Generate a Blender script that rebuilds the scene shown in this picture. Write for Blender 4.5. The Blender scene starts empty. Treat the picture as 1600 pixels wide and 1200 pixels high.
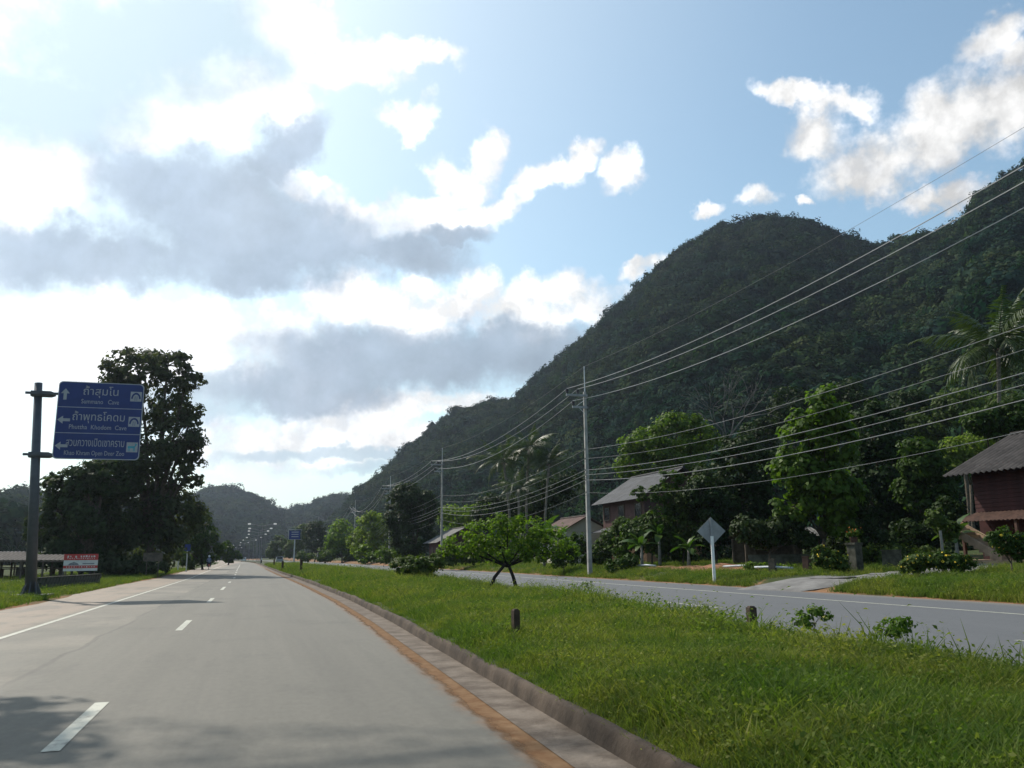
import bpy, math, random
import numpy as np
from mathutils import Vector, Matrix

random.seed(7)
RS = np.random.RandomState(7)
C = bpy.context.scene.collection
SC = bpy.context.scene
D2R = math.radians

# ------------------------------------------------------------------ camera, light, exposure
PITCH, YAW, ROLL, FOCAL, CAMZ = 11.5716, 16.9023, 0.012, 1300.0, 1.5
cam = bpy.data.objects.new('camera', bpy.data.cameras.new('camera'))
C.objects.link(cam)
_p, _y = D2R(PITCH), D2R(YAW)
FW = Vector((math.sin(_y) * math.cos(_p), math.cos(_y) * math.cos(_p), math.sin(_p)))
RT = Vector((math.cos(_y), -math.sin(_y), 0))
UP = RT.cross(FW)
_c, _s = math.cos(ROLL), math.sin(ROLL)
rt2, up2 = RT * _c - UP * _s, RT * _s + UP * _c
cam.matrix_world = Matrix(((rt2.x, up2.x, -FW.x, 0), (rt2.y, up2.y, -FW.y, 0), (rt2.z, up2.z, -FW.z, CAMZ), (0, 0, 0, 1)))
cam.data.sensor_width = 36
cam.data.lens = 36 * FOCAL / 1600
cam.data.clip_start, cam.data.clip_end = 0.1, 9000
SC.camera = cam

SUN_DIR = Vector((-0.46, 0.80, 1.0)).normalized()          # towards the sun
SUN_EL = math.asin(SUN_DIR.z)
SUN_AZ = math.atan2(SUN_DIR.x, SUN_DIR.y)                    # clockwise from +Y
sun = bpy.data.objects.new('sun', bpy.data.lights.new('sun', 'SUN'))
sun.data.energy = 3.6
sun.data.angle = D2R(0.6)
sun.data.color = (1.0, 0.93, 0.82)
sun.rotation_euler = (-SUN_DIR).to_track_quat('-Z', 'Y').to_euler()
sun.location = (0, 0, 60)
C.objects.link(sun)

SKY_STRENGTH = 0.105
EXPOSURE = 0.55
SC.view_settings.view_transform = 'Standard'
SC.view_settings.look = 'None'
SC.view_settings.gamma = 1
SC.view_settings.use_curve_mapping = False
SC.view_settings.exposure = EXPOSURE
SC.render.engine = 'CYCLES'
cy = SC.cycles
cy.max_bounces = 5; cy.diffuse_bounces = 3; cy.glossy_bounces = 2; cy.transmission_bounces = 3
cy.volume_bounces = 0; cy.transparent_max_bounces = 4
cy.caustics_reflective = False; cy.caustics_refractive = False
cy.use_denoising = True
cy.sample_clamp_indirect = 6


def ray(x, y):
    """world ray through a point of the photograph, scaled to unit depth"""
    dx, dy = x - 800, y - 600
    ux, uy = dx * _c - dy * _s, dx * _s + dy * _c
    return (RT * ux - UP * uy + FW * FOCAL) / FOCAL


def px(x, y, w):
    return ray(x, y) * w + Vector((0, 0, CAMZ))


def gnd(x, y, z=0.0):
    d = ray(x, y)
    t = (z - CAMZ) / d.z
    return Vector((d.x * t, d.y * t, z))


# ------------------------------------------------------------------ node helpers
class NT:
    def __init__(s, tree):
        s.t = tree; s.n = tree.nodes; s.l = tree.links

    def new(s, kind, **kw):
        nd = s.n.new(kind)
        for k, v in kw.items(): setattr(nd, k, v)
        return nd

    def put(s, sock, v):
        if isinstance(v, bpy.types.NodeSocket): s.l.new(v, sock)
        elif v is not None: sock.default_value = v

    def m(s, op, a, b=None, c=None, clamp=False):
        nd = s.new('ShaderNodeMath', operation=op, use_clamp=clamp)
        s.put(nd.inputs[0], a)
        if b is not None: s.put(nd.inputs[1], b)
        if c is not None: s.put(nd.inputs[2], c)
        return nd.outputs[0]

    def vm(s, op, a, b=None, out=0):
        nd = s.new('ShaderNodeVectorMath', operation=op)
        s.put(nd.inputs[0], a)
        if b is not None: s.put(nd.inputs[1], b)
        return nd.outputs[out]

    def rng(s, v, a, b, c=0.0, d=1.0, smooth=True):
        nd = s.new('ShaderNodeMapRange', interpolation_type='SMOOTHSTEP' if smooth else 'LINEAR')
        for i, q in enumerate((v, a, b, c, d)): s.put(nd.inputs[i], q)
        return nd.outputs[0]

    def mix(s, f, a, b):
        nd = s.new('ShaderNodeMix', data_type='RGBA')
        s.put(nd.inputs[0], f); s.put(nd.inputs[6], col(a)); s.put(nd.inputs[7], col(b))
        return nd.outputs[2]

    def noise(s, vec, scale, detail=4, rough=0.55, out=0, dist=0.0):
        nd = s.new('ShaderNodeTexNoise')
        s.put(nd.inputs['Vector'], vec)
        nd.inputs['Scale'].default_value = scale; nd.inputs['Detail'].default_value = detail
        nd.inputs['Roughness'].default_value = rough; nd.inputs['Distortion'].default_value = dist
        return nd.outputs[out]

    def xyz(s, x, y, z):
        nd = s.new('ShaderNodeCombineXYZ')
        for i, q in enumerate((x, y, z)): s.put(nd.inputs[i], q)
        return nd.outputs[0]

    def sep(s, v):
        nd = s.new('ShaderNodeSeparateXYZ'); s.put(nd.inputs[0], v)
        return nd.outputs


def col(c):
    if isinstance(c, (tuple, list)) and len(c) == 3: return (*c, 1.0)
    return c


# ------------------------------------------------------------------ world: sky with clouds
world = bpy.data.worlds.new('World')
SC.world = world
world.use_nodes = True
world.cycles.sampling_method = 'MANUAL'
world.cycles.sample_map_resolution = 1024
W = NT(world.node_tree)
W.n.clear()
sky = W.new('ShaderNodeTexSky', sky_type='NISHITA')
sky.sun_disc = False
sky.sun_elevation = SUN_EL
sky.sun_rotation = SUN_AZ % (2 * math.pi)
sky.air_density = 1.0; sky.dust_density = 1.6; sky.ozone_density = 1.0
dirn = W.new('ShaderNodeTexCoord').outputs['Generated']
sx = W.sep(dirn)
azs = W.m('ARCTAN2', sx[0], sx[1]); els = W.m('ARCSINE', sx[2])
nv1 = W.noise(dirn, 6.0, 5, 0.6, out=1)
nv2 = W.noise(dirn, 26.0, 4, 0.6, out=1)
wv = W.vm('ADD', W.vm('SCALE', W.vm('SUBTRACT', nv1, (0.5, 0.5, 0.5))), W.vm('SCALE', W.vm('SUBTRACT', nv2, (0.5, 0.5, 0.5))))
for nd in W.n:
    if nd.type == 'VECT_MATH' and nd.operation == 'SCALE': nd.inputs['Scale'].default_value = 0.09
wv.node.inputs[1].links[0].from_node.inputs['Scale'].default_value = 0.05
wsp = W.sep(wv)
V1 = W.xyz(W.m('ADD', azs, wsp[0]), W.m('ADD', els, wsp[1]), 1.0)


def blob(x, y, rx, ry, rot=0.0, amp=1.0):
    """a cloud mass as an ellipse on the celestial sphere (azimuth, elevation)"""
    def ae(p, q):
        d = ray(p, q).normalized()
        return np.array([math.atan2(d.x, d.y), math.asin(d.z)])
    c0 = ae(x, y)
    cr, sr = math.cos(D2R(rot)), math.sin(D2R(rot))
    a = ae(x + rx * cr, y + rx * sr) - c0
    b = ae(x - ry * sr, y + ry * cr) - c0
    Mi = np.linalg.inv(np.array([a, b]).T)
    A = (Mi[0, 0], Mi[0, 1], -float(Mi[0] @ c0)); B = (Mi[1, 0], Mi[1, 1], -float(Mi[1] @ c0))
    u = W.vm('DOT_PRODUCT', V1, A, out=1); v = W.vm('DOT_PRODUCT', V1, B, out=1)
    q = W.m('MULTIPLY_ADD', u, u, W.m('MULTIPLY', v, v))
    return W.m('MULTIPLY_ADD', q, -amp, amp)          # amp*(1-q)


def field(lst):
    acc = None
    for b in lst:
        o = blob(*b)
        if acc is None: acc = o
        else:
            nd = W.new('ShaderNodeMath', operation='SMOOTH_MAX')
            W.put(nd.inputs[0], acc); W.put(nd.inputs[1], o); nd.inputs[2].default_value = 0.25
            acc = nd.outputs[0]
    return W.m('MAXIMUM', acc, -1.0)


bright = [(350, 165, 165, 66, -4), (225, 205, 60, 30), (470, 50, 80, 60), (560, 105, 110, 46), (660, 98, 80, 26, -4), (70, 280, 105, 80), (30, 330, 60, 50), (150, 540, 420, 112),
          (470, 292, 60, 20, 15), (545, 325, 70, 30, 12), (640, 345, 110, 40, -6), (715, 295, 58, 56, 35), (765, 238, 32, 42), (745, 345, 60, 32), (800, 320, 50, 26, -30), (850, 280, 70, 28, -32), (905, 245, 44, 24, -25), (975, 258, 44, 28, -40),
          (640, 185, 48, 34, -35), (540, 470, 80, 46), (630, 488, 95, 58), (745, 458, 50, 46), (690, 480, 60, 40), (860, 486, 150, 42, -6), (660, 630, 200, 30), (470, 690, 220, 60), (620, 690, 140, 18),
          (1545, 65, 70, 34, -40), (1585, 95, 40, 30), (1560, 170, 110, 70, -15), (1470, 200, 100, 60, -25), (1370, 250, 110, 56, -25), (1290, 210, 60, 40), (1255, 152, 90, 22, 6), (1330, 165, 50, 26), (1345, 285, 60, 30), (1470, 302, 84, 22, -15),
          (1195, 303, 36, 24), (1108, 331, 26, 13, -20), (1000, 418, 40, 17, -30), (1262, 316, 16, 12)]
grey = [(440, 240, 100, 40, -35), (330, 305, 190, 80, 10), (420, 370, 240, 74), (150, 395, 320, 52), (600, 390, 140, 34, 10), (700, 375, 70, 20),
        (620, 560, 280, 52), (480, 600, 160, 44), (800, 548, 150, 40, -4), (380, 425, 110, 34)]
pale = [(230, 70, 280, 110), (100, 170, 190, 90), (560, 715, 260, 14), (690, 745, 200, 16), (330, 620, 110, 40)]
fb = W.noise(dirn, 9.0, 9, 0.6)
fb2 = W.noise(dirn, 30.0, 8, 0.62)
fbm = W.m('ADD', W.m('MULTIPLY', W.m('SUBTRACT', fb, 0.5), 2.3), W.m('MULTIPLY', W.m('SUBTRACT', fb2, 0.5), 2.3))
fB, fG, fP = field(bright), field(grey), field(pale)
# broken cumulus goes on outside the frame, thinned there to darken shaded sides
behind = W.rng(W.vm('DOT_PRODUCT', dirn, tuple(FW), out=1), 0.62, 0.40)
gen = W.m('SUBTRACT', W.m('MULTIPLY', behind, 0.55), 1.0)
cb = W.rng(W.m('ADD', W.m('MAXIMUM', fB, gen), fbm), -0.38, 0.98)
cg = W.m('MULTIPLY', W.rng(W.m('ADD', fG, W.m('MULTIPLY', fbm, 0.55)), -0.42, 0.80), 0.93)
thick = W.rng(W.m('ADD', fB, W.m('MULTIPLY', W.m('SUBTRACT', W.noise(W.vm('ADD', dirn, tuple(SUN_DIR * 0.02)), 16.0, 7, 0.6), 0.5), 3.2)), -0.3, 1.0)
sund = W.vm('DOT_PRODUCT', dirn, tuple(SUN_DIR), out=1)
glow = W.rng(sund, 0.35, 0.98)
lit = W.m('MULTIPLY_ADD', glow, 4.4, 5.3)
ccol = W.mix(thick, (0.78, 0.83, 0.91), (1.0, 0.99, 0.97))
off = tuple(SUN_DIR * 0.022 + Vector((0, 0, .006)))
relief = W.m('MULTIPLY_ADD', W.m('SUBTRACT', W.noise(dirn, 15.0, 7, 0.58), W.noise(W.vm('ADD', dirn, off), 15.0, 7, 0.58)), 2.1, 1.0)
lit = W.m('MULTIPLY', lit, W.m('MAXIMUM', relief, 0.80))
ccol = W.vm('MULTIPLY', ccol, W.xyz(lit, lit, lit))
gcol = W.vm('MULTIPLY', W.mix(W.noise(dirn, 7.0, 5, 0.6), (0.50, 0.65, 0.84), (0.70, 0.82, 0.96)), W.xyz(*[W.m('MULTIPLY', W.m('MULTIPLY_ADD', glow, 2.0, 3.0), W.m('MULTIPLY_ADD', relief, .36, .64))] * 3))
low = W.rng(els, 0.32, 0.02)
skyc = W.vm('MULTIPLY', sky.outputs[0], (1.08, 1.21, 1.09))
veil = W.m('MULTIPLY', W.m('ADD', W.m('MULTIPLY', W.rng(sund, 0.55, 0.99), 0.28), W.m('MULTIPLY', low, 0.22), clamp=True), 0.9)
skyc = W.mix(veil, skyc, (6.2, 6.9, 7.2))
c1 = W.mix(cb, skyc, ccol)
cp = W.m('MULTIPLY', W.rng(W.m('ADD', fP, W.m('MULTIPLY', fbm, 0.5)), -0.3, 0.8), 0.75)
c1 = W.mix(cp, c1, (3.2, 4.25, 4.9))
c2 = W.mix(cg, c1, gcol)
bg = W.new('ShaderNodeBackground')
bg.inputs[1].default_value = SKY_STRENGTH
W.l.new(c2, bg.inputs[0])
W.l.new(bg.outputs[0], W.new('ShaderNodeOutputWorld').inputs[0])


# ------------------------------------------------------------------ materials
def mat(name, c, rough=0.8, var=0.25, scale=6.0, bump=0.0, metal=0.0, spec=0.3, c2=None, detail=5, ribs=False):
    m = bpy.data.materials.new(name); m.use_nodes = True
    T = NT(m.node_tree); T.n.clear()
    b = T.new('ShaderNodeBsdfPrincipled')
    obj = T.new('ShaderNodeTexCoord').outputs['Object']
    n = T.noise(obj, scale, detail, 0.6)
    hi = c2 if c2 else tuple(min(1, v * (1 + var)) for v in c)
    lo = c if c2 else tuple(v * (1 - var) for v in c)
    cc = T.mix(T.rng(n, 0.3, 0.7), lo, hi)
    if ribs:       # groove dirt also stands in for rib shading the sun leaves out
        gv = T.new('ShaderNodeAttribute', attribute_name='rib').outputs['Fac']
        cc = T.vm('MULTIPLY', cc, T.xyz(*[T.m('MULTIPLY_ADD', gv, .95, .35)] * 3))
    T.l.new(cc, b.inputs['Base Color'])
    b.inputs['Roughness'].default_value = rough; b.inputs['Metallic'].default_value = metal
    b.inputs['Specular IOR Level'].default_value = spec
    if bump:
        bp = T.new('ShaderNodeBump'); bp.inputs['Strength'].default_value = bump; bp.inputs['Distance'].default_value = 0.02
        T.l.new(T.noise(obj, scale * 6, 4, 0.6), bp.inputs['Height']); T.l.new(bp.outputs[0], b.inputs['Normal'])
    T.l.new(b.outputs[0], T.new('ShaderNodeOutputMaterial').inputs[0])
    return m


def leafmat(name, c1, c2, trans=0.35, rough=0.45, hue=0.25, spec=0.35, patch=0, lo=(.8, .85, .9), hi=(1.35, 1.25, .9)):
    """leaf colours differ from leaf to leaf (tint) and from plant to plant (object random)"""
    m = bpy.data.materials.new(name); m.use_nodes = True
    T = NT(m.node_tree); T.n.clear()
    at = T.new('ShaderNodeAttribute', attribute_name='tint').outputs['Fac']
    rnd = T.new('ShaderNodeObjectInfo').outputs['Random']
    base = T.mix(at, c1, c2)
    if patch:      # stands of different species / drier and lusher ground
        loc = T.new('ShaderNodeObjectInfo').outputs['Location']
        pn = T.rng(T.noise(loc, patch, 4, .6), .38, .64)
        base = T.mix(pn, T.vm('MULTIPLY', base, lo), T.vm('MULTIPLY', base, hi))
    k = T.m('MULTIPLY_ADD', rnd, 2 * hue, 1 - hue)
    base = T.vm('MULTIPLY', base, T.xyz(k, T.m('MULTIPLY_ADD', rnd, hue, 1 - hue * 0.5), k))
    b = T.new('ShaderNodeBsdfPrincipled')
    T.l.new(base, b.inputs['Base Color']); b.inputs['Roughness'].default_value = rough
    b.inputs['Specular IOR Level'].default_value = spec
    tr = T.new('ShaderNodeBsdfTranslucent')
    T.l.new(T.vm('MULTIPLY', base, (1.5, 1.7, 0.6)), tr.inputs[0])
    mx = T.new('ShaderNodeMixShader'); mx.inputs[0].default_value = trans
    T.l.new(b.outputs[0], mx.inputs[1]); T.l.new(tr.outputs[0], mx.inputs[2])
    T.l.new(mx.outputs[0], T.new('ShaderNodeOutputMaterial').inputs[0])
    return m


M = {}
M['grey_metal'] = mat('grey_metal', (0.095, 0.10, 0.11), 0.5, 0.12, 3, metal=0.3)
M['galv'] = mat('galvanised', (0.45, 0.46, 0.47), 0.45, 0.15, 5, metal=0.6)
M['concrete'] = mat('concrete', (0.34, 0.33, 0.30), 0.9, 0.25, 3, 0.3)
M['pole_concrete'] = mat('pole_concrete', (0.31, 0.30, 0.28), 0.85, 0.22, 1.5, 0.3, detail=8)
M['dark_concrete'] = mat('dark_concrete', (0.10, 0.10, 0.085), 0.95, 0.4, 2.5, 0.4)
M['moss_and_shade'] = mat('mossy_shaded_block', (0.028, 0.028, 0.018), 0.95, 0.4, 3, 0.5, c2=(0.10, 0.095, 0.075), detail=8)  # moss on the wall; stands in for canopy shade on pillar and block
M['lamp_grey'] = mat('lamp_post_grey', (0.16, 0.16, 0.17), 0.6, 0.1, 2)
M['blue'] = mat('sign_blue', (0.028, 0.046, 0.17), 0.45, 0.10, 2)
M['signwhite'] = mat('sign_white', (0.36, 0.37, 0.39), 0.5, 0.08, 4)
M['signback'] = mat('sign_back', (0.25, 0.26, 0.265), 0.5, 0.12, 4, metal=0.2)
M['teal'] = mat('sign_teal', (0.06, 0.32, 0.42), 0.5, 0.1, 4)
M['white'] = mat('white_paint', (0.75, 0.75, 0.72), 0.55, 0.08, 6)
M['black'] = mat('black_rubber', (0.012, 0.012, 0.013), 0.6, 0.2, 6)
M['porcelain'] = mat('insulator', (0.016, 0.012, 0.011), 0.25, 0.2, 6, spec=0.6)
M['alu'] = mat('aluminium_wire', (0.30, 0.305, 0.31), 0.5, 0.06, 0.5, metal=0.3)
M['cable'] = mat('grey_cable', (0.20, 0.20, 0.205), 0.5, 0.1, 0.5)
M['bark'] = mat('bark', (0.085, 0.068, 0.05), 0.95, 0.35, 5, 0.6)
M['darkbark'] = mat('dark_bark', (0.022, 0.018, 0.015), 0.95, 0.35, 5, 0.6)
M['palebark'] = mat('pale_bark', (0.20, 0.19, 0.17), 0.9, 0.3, 5, 0.4)
M['greybark'] = mat('grey_bark', (0.11, 0.105, 0.10), 0.9, 0.3, 5, 0.4)
M['palm_bark'] = mat('palm_bark', (0.19, 0.17, 0.145), 0.95, 0.3, 8, 0.5)
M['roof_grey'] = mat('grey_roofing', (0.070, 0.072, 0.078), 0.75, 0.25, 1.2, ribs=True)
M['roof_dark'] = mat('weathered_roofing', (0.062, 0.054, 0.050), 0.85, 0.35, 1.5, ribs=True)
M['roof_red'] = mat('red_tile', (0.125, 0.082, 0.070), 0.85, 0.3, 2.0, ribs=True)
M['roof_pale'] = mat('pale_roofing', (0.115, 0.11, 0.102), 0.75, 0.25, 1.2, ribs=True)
M['wall_red'] = mat('brick_red_wall', (0.080, 0.040, 0.036), 0.85, 0.2, 1.5)
M['wall_orange'] = mat('orange_wall', (0.32, 0.165, 0.09), 0.85, 0.15, 1.5)
M['wall_maroon'] = mat('maroon_boards', (0.048, 0.015, 0.014), 0.8, 0.3, 2.0)
M['wall_cream'] = mat('cream_wall', (0.48, 0.44, 0.36), 0.85, 0.12, 1.5)
M['wood'] = mat('old_wood', (0.11, 0.085, 0.065), 0.9, 0.3, 4, 0.4)
M['rustwood'] = mat('rust_brown', (0.075, 0.040, 0.029), 0.85, 0.3, 3, 0.3)
M['stair'] = mat('stair_concrete', (0.27, 0.19, 0.13), 0.9, 0.2, 2, 0.2)
M['glass'] = mat('dark_glass', (0.015, 0.017, 0.02), 0.12, 0.1, 3, spec=0.5)
M['redboard'] = mat('red_print', (0.50, 0.060, 0.055), 0.5, 0.08, 3)
M['whiteboard'] = mat('white_print', (0.62, 0.60, 0.58), 0.5, 0.08, 3)
M['greyprint'] = mat('grey_print', (0.22, 0.22, 0.24), 0.5, 0.25, 8)
M['yellow'] = mat('yellow_petals', (0.62, 0.42, 0.02), 0.6, 0.2, 20)
M['orange_petal'] = mat('orange_petals', (0.60, 0.16, 0.02), 0.6, 0.2, 20)
M['soil'] = mat('red_soil', (0.20, 0.095, 0.05), 0.95, 0.35, 1.6, 0.6)
M['pvc'] = mat('pipe_plastic', (0.45, 0.47, 0.50), 0.4, 0.08, 3)
M['skin'] = mat('skin', (0.22, 0.12, 0.08), 0.6, 0.05, 5)
M['shirt'] = mat('shirt', (0.16, 0.18, 0.24), 0.85, 0.1, 5)
M['trousers'] = mat('trousers', (0.02, 0.022, 0.03), 0.85, 0.1, 5)
M['rock'] = mat('limestone', (0.34, 0.30, 0.27), 0.95, 0.35, 0.12, 0.0)
M['timber_post'] = mat('tarred_post', (0.055, 0.036, 0.025), 0.9, 0.3, 8, 0.4)

def diffuser():
    m = bpy.data.materials.new('opal_lamp_cover'); m.use_nodes = True
    T = NT(m.node_tree); T.n.clear()
    a = T.new('ShaderNodeBsdfTranslucent'); a.inputs[0].default_value = (.9, .9, .9, 1)
    b = T.new('ShaderNodeBsdfGlossy'); b.inputs['Roughness'].default_value = .25
    mx = T.new('ShaderNodeMixShader'); mx.inputs[0].default_value = .25
    T.l.new(a.outputs[0], mx.inputs[1]); T.l.new(b.outputs[0], mx.inputs[2]); T.l.new(mx.outputs[0], T.new('ShaderNodeOutputMaterial').inputs[0])
    return m


M['opal'] = diffuser()
LM = {}
LM['dark'] = leafmat('dark_leaves', (0.016, 0.030, 0.009), (0.032, 0.054, 0.014), 0.18, 0.6, spec=0.10)
LM['mid'] = leafmat('mid_leaves', (0.028, 0.054, 0.010), (0.058, 0.092, 0.017), 0.28, 0.6, spec=0.12)
LM['bright'] = leafmat('bright_leaves', (0.046, 0.088, 0.012), (0.100, 0.150, 0.022), 0.38, 0.55, spec=0.14)
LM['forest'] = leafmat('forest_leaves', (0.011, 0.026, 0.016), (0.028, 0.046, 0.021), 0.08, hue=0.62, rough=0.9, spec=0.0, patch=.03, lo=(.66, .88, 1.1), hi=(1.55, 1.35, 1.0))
LM['lime'] = leafmat('lime_leaves', (0.062, 0.112, 0.014), (0.135, 0.185, 0.030), 0.45, 0.55, spec=0.12)
LM['veiled_dark'] = leafmat('veiled_dark_leaves', (0.034, 0.047, 0.022), (0.062, 0.078, 0.034), 0.26, 0.65, spec=0.08)  # dark leaves lightened and greyed, glare veil put into their colour
LM['palm'] = leafmat('palm_leaves', (0.024, 0.042, 0.012), (0.050, 0.072, 0.022), 0.22, 0.45, spec=0.3)
LM['banana'] = leafmat('banana_leaves', (0.034, 0.072, 0.012), (0.062, 0.112, 0.018), 0.32, 0.45, spec=0.2)
LM['grass'] = leafmat('grass_blades', (0.068, 0.102, 0.021), (0.160, 0.190, 0.054), 0.34, 0.75, hue=0.28, spec=0.06, patch=.55, lo=(.72, .86, .75), hi=(1.28, 1.12, 1.1))


# ------------------------------------------------------------------ object helpers
def tag(o, label=None, cat=None, group=None, kind=None):
    if label: o['label'] = label
    if cat: o['category'] = cat
    if group: o['group'] = group
    if kind: o['kind'] = kind
    return o


def thing(name, label, cat, loc=(0, 0, 0), rz=0.0, group=None):
    o = bpy.data.objects.new(name, None)
    o.empty_display_size = 0.3
    C.objects.link(o); o.location = loc; o.rotation_euler = (0, 0, rz)
    return tag(o, label, cat, group)


def link(name, me, m, parent=None, kind=None, smooth=False):
    if m is not None and not me.materials: me.materials.append(m)
    if smooth: me.polygons.foreach_set('use_smooth', [True] * len(me.polygons))
    o = bpy.data.objects.new(name, me); C.objects.link(o)
    if parent is not None: o.parent = parent
    if kind: o['kind'] = kind
    return o


class MB:
    def __init__(s): s.v = []; s.f = []; s.groove = []

    def add(s, vs, fs):
        k = len(s.v); s.v += [tuple(q) for q in vs]; s.f += [tuple(i + k for i in f) for f in fs]
        return s

    def box(s, c, d, rz=0.0, ry=0.0, rx=0.0, taper=1.0):
        R = Matrix.Rotation(rz, 3, 'Z') @ Matrix.Rotation(ry, 3, 'Y') @ Matrix.Rotation(rx, 3, 'X')
        vs = []
        for z in (-.5, .5):
            k = taper if z > 0 else 1.0
            for x, y in ((-.5, -.5), (.5, -.5), (.5, .5), (-.5, .5)):
                vs.append(Vector(c) + R @ Vector((x * d[0] * k, y * d[1] * k, z * d[2])))
        return s.add(vs, [(3, 2, 1, 0), (4, 5, 6, 7), (0, 1, 5, 4), (1, 2, 6, 5), (2, 3, 7, 6), (3, 0, 4, 7)])

    def tube(s, pts, rad, n=8, cap=True):
        pts = [Vector(p) for p in pts]
        if not isinstance(rad, (list, tuple)): rad = [rad] * len(pts)
        k0 = len(s.v); ref = None
        for i, p in enumerate(pts):
            t = (pts[min(i + 1, len(pts) - 1)] - pts[max(i - 1, 0)])
            t = t.normalized() if t.length > 1e-9 else Vector((0, 0, 1))
            if ref is None: ref = Vector((1, 0, 0)) if abs(t.x) < 0.8 else Vector((0, 1, 0))
            a = (ref - t * ref.dot(t)).normalized(); b = t.cross(a); ref = a
            for j in range(n):
                q = 2 * math.pi * (j + .5) / n
                s.v.append(tuple(p + (a * math.cos(q) + b * math.sin(q)) * rad[i]))
        for i in range(len(pts) - 1):
            for j in range(n):
                s.f.append((k0 + i * n + j, k0 + i * n + (j + 1) % n, k0 + (i + 1) * n + (j + 1) % n, k0 + (i + 1) * n + j))
        if cap:
            s.f.append(tuple(k0 + j for j in reversed(range(n))))
            s.f.append(tuple(k0 + (len(pts) - 1) * n + j for j in range(n)))
        return s

    def prism(s, poly, y0, y1):
        """polygon in (x,z) pushed from y0 to y1"""
        n = len(poly)
        vs = [(x, y0, z) for x, z in poly] + [(x, y1, z) for x, z in poly]
        fs = [tuple(range(n)), tuple(range(2 * n - 1, n - 1, -1))]
        fs += [(i, i + n, (i + 1) % n + n, (i + 1) % n) for i in range(n)]
        return s.add(vs, fs)

    def mesh(s, name):
        me = bpy.data.meshes.new(name); me.from_pydata(s.v, [], s.f); me.update()
        if len(s.groove) == len(s.v):
            at = me.attributes.new('rib', 'FLOAT', 'POINT'); at.data.foreach_set('value', np.array(s.groove, np.float32))
        return me

    def build(s, name, m, parent=None, kind=None, smooth=False):
        return link(name, s.mesh(name), m, parent, kind, smooth)


def grid_mesh(name, P):
    """P: (n,m,3) array -> quad sheet"""
    n, m, _ = P.shape
    me = bpy.data.meshes.new(name)
    idx = np.arange(n * m).reshape(n, m)
    F = np.stack([idx[:-1, :-1], idx[1:, :-1], idx[1:, 1:], idx[:-1, 1:]], -1).reshape(-1, 4)
    me.vertices.add(n * m); me.vertices.foreach_set('co', P.reshape(-1).astype(np.float32))
    quads(me, F)
    return me


def quads(me, F):
    nf = len(F)
    me.loops.add(nf * 4); me.loops.foreach_set('vertex_index', F.reshape(-1).astype(np.int32))
    me.polygons.add(nf); me.polygons.foreach_set('loop_start', np.arange(0, nf * 4, 4, dtype=np.int32))
    me.update(calc_edges=True); me.validate()


def unit(a): return a / np.maximum(np.linalg.norm(a, axis=-1, keepdims=True), 1e-9)


def leaf_mesh(name, P, N, size, rs, width=0.36, tint=None):
    """one folded leaf-shaped quad per point"""
    n = len(P)
    N = unit(N); T = unit(np.cross(N, rs.normal(size=(n, 3)))); B = np.cross(N, T)
    s = (size * rs.uniform(0.6, 1.35, n))[:, None]
    V = np.empty((n, 4, 3))
    V[:, 0] = P - T * s * .5
    V[:, 1] = P + B * s * width + N * s * .10
    V[:, 2] = P + T * s * .5 - N * s * .12
    V[:, 3] = P - B * s * width + N * s * .10
    me = bpy.data.meshes.new(name)
    me.vertices.add(n * 4); me.vertices.foreach_set('co', V.reshape(-1).astype(np.float32))
    quads(me, np.arange(n * 4).reshape(n, 4))
    t = rs.uniform(0, 1, n) if tint is None else tint
    at = me.attributes.new('tint', 'FLOAT', 'POINT'); at.data.foreach_set('value', np.repeat(t, 4).astype(np.float32))
    return me


def crown_points(blobs, nleaf, rs, sub=0.30, flat=0.7, shell=0.5):
    """leaf positions and normals, in clumps spread through the blobs; also the clump centres"""
    blobs = np.array(blobs, float)
    wts = (blobs[:, 3] * blobs[:, 4] * blobs[:, 5]) ** 0.75; wts /= wts.sum()
    P, N, cents = [], [], []
    for b, w in zip(blobs, wts):
        r = b[3:6]; rm = r.mean()
        nl = int(nleaf * w)
        ns = max(6, int(26 * min(1.6, nl / 1200 + .4)))
        d = unit(rs.normal(size=(ns, 3))); rad = rs.uniform(shell, 1.0, (ns, 1)) ** 0.7
        cc = b[:3] + d * rad * r * 0.92
        cents.append(cc)
        k = rs.randint(0, ns, nl)
        off = rs.normal(size=(nl, 3)) * 0.55
        ln = np.linalg.norm(off, axis=1, keepdims=True); off = off / np.maximum(ln / 1.25, 1)
        sr = (rm * sub * rs.uniform(0.65, 1.35, ns))[k][:, None]
        off[:, 2] *= flat
        p = cc[k] + off * sr
        P.append(p)
        N.append(unit(off) * 0.8 + unit(p - b[:3]) * 0.5 + np.array([0, 0, .55]) + rs.normal(size=(nl, 3)) * 0.45)
    return np.concatenate(P), np.concatenate(N), cents


# ------------------------------------------------------------------ lie of the land
KB = np.array([(-40, 2.60), (6, 2.64), (12, 2.82), (20, 3.05), (30, 3.18), (45, 3.05), (60, 2.80), (80, 2.35), (120, 1.75), (160, 1.25), (200, 0.75), (240, 0.1), (300, -2.0), (400, -8.5), (500, -18), (600, -24), (700, -26), (900, -20)])


def kerb_x(Y): return np.interp(Y, KB[:, 0], KB[:, 1])
def sh(Y):
    Y = np.asarray(Y, float)
    return np.where(Y > 70, np.interp(Y, KB[:, 0], KB[:, 1]) - 2.55, 0.0)     # sideways drift of the road far ahead


def far_edge(Y):
    return np.interp(Y, [-20, 8, 14, 22, 31, 50, 90], [7.75, 7.9, 8.45, 9.05, 9.55, 9.6, 9.45])


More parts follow.
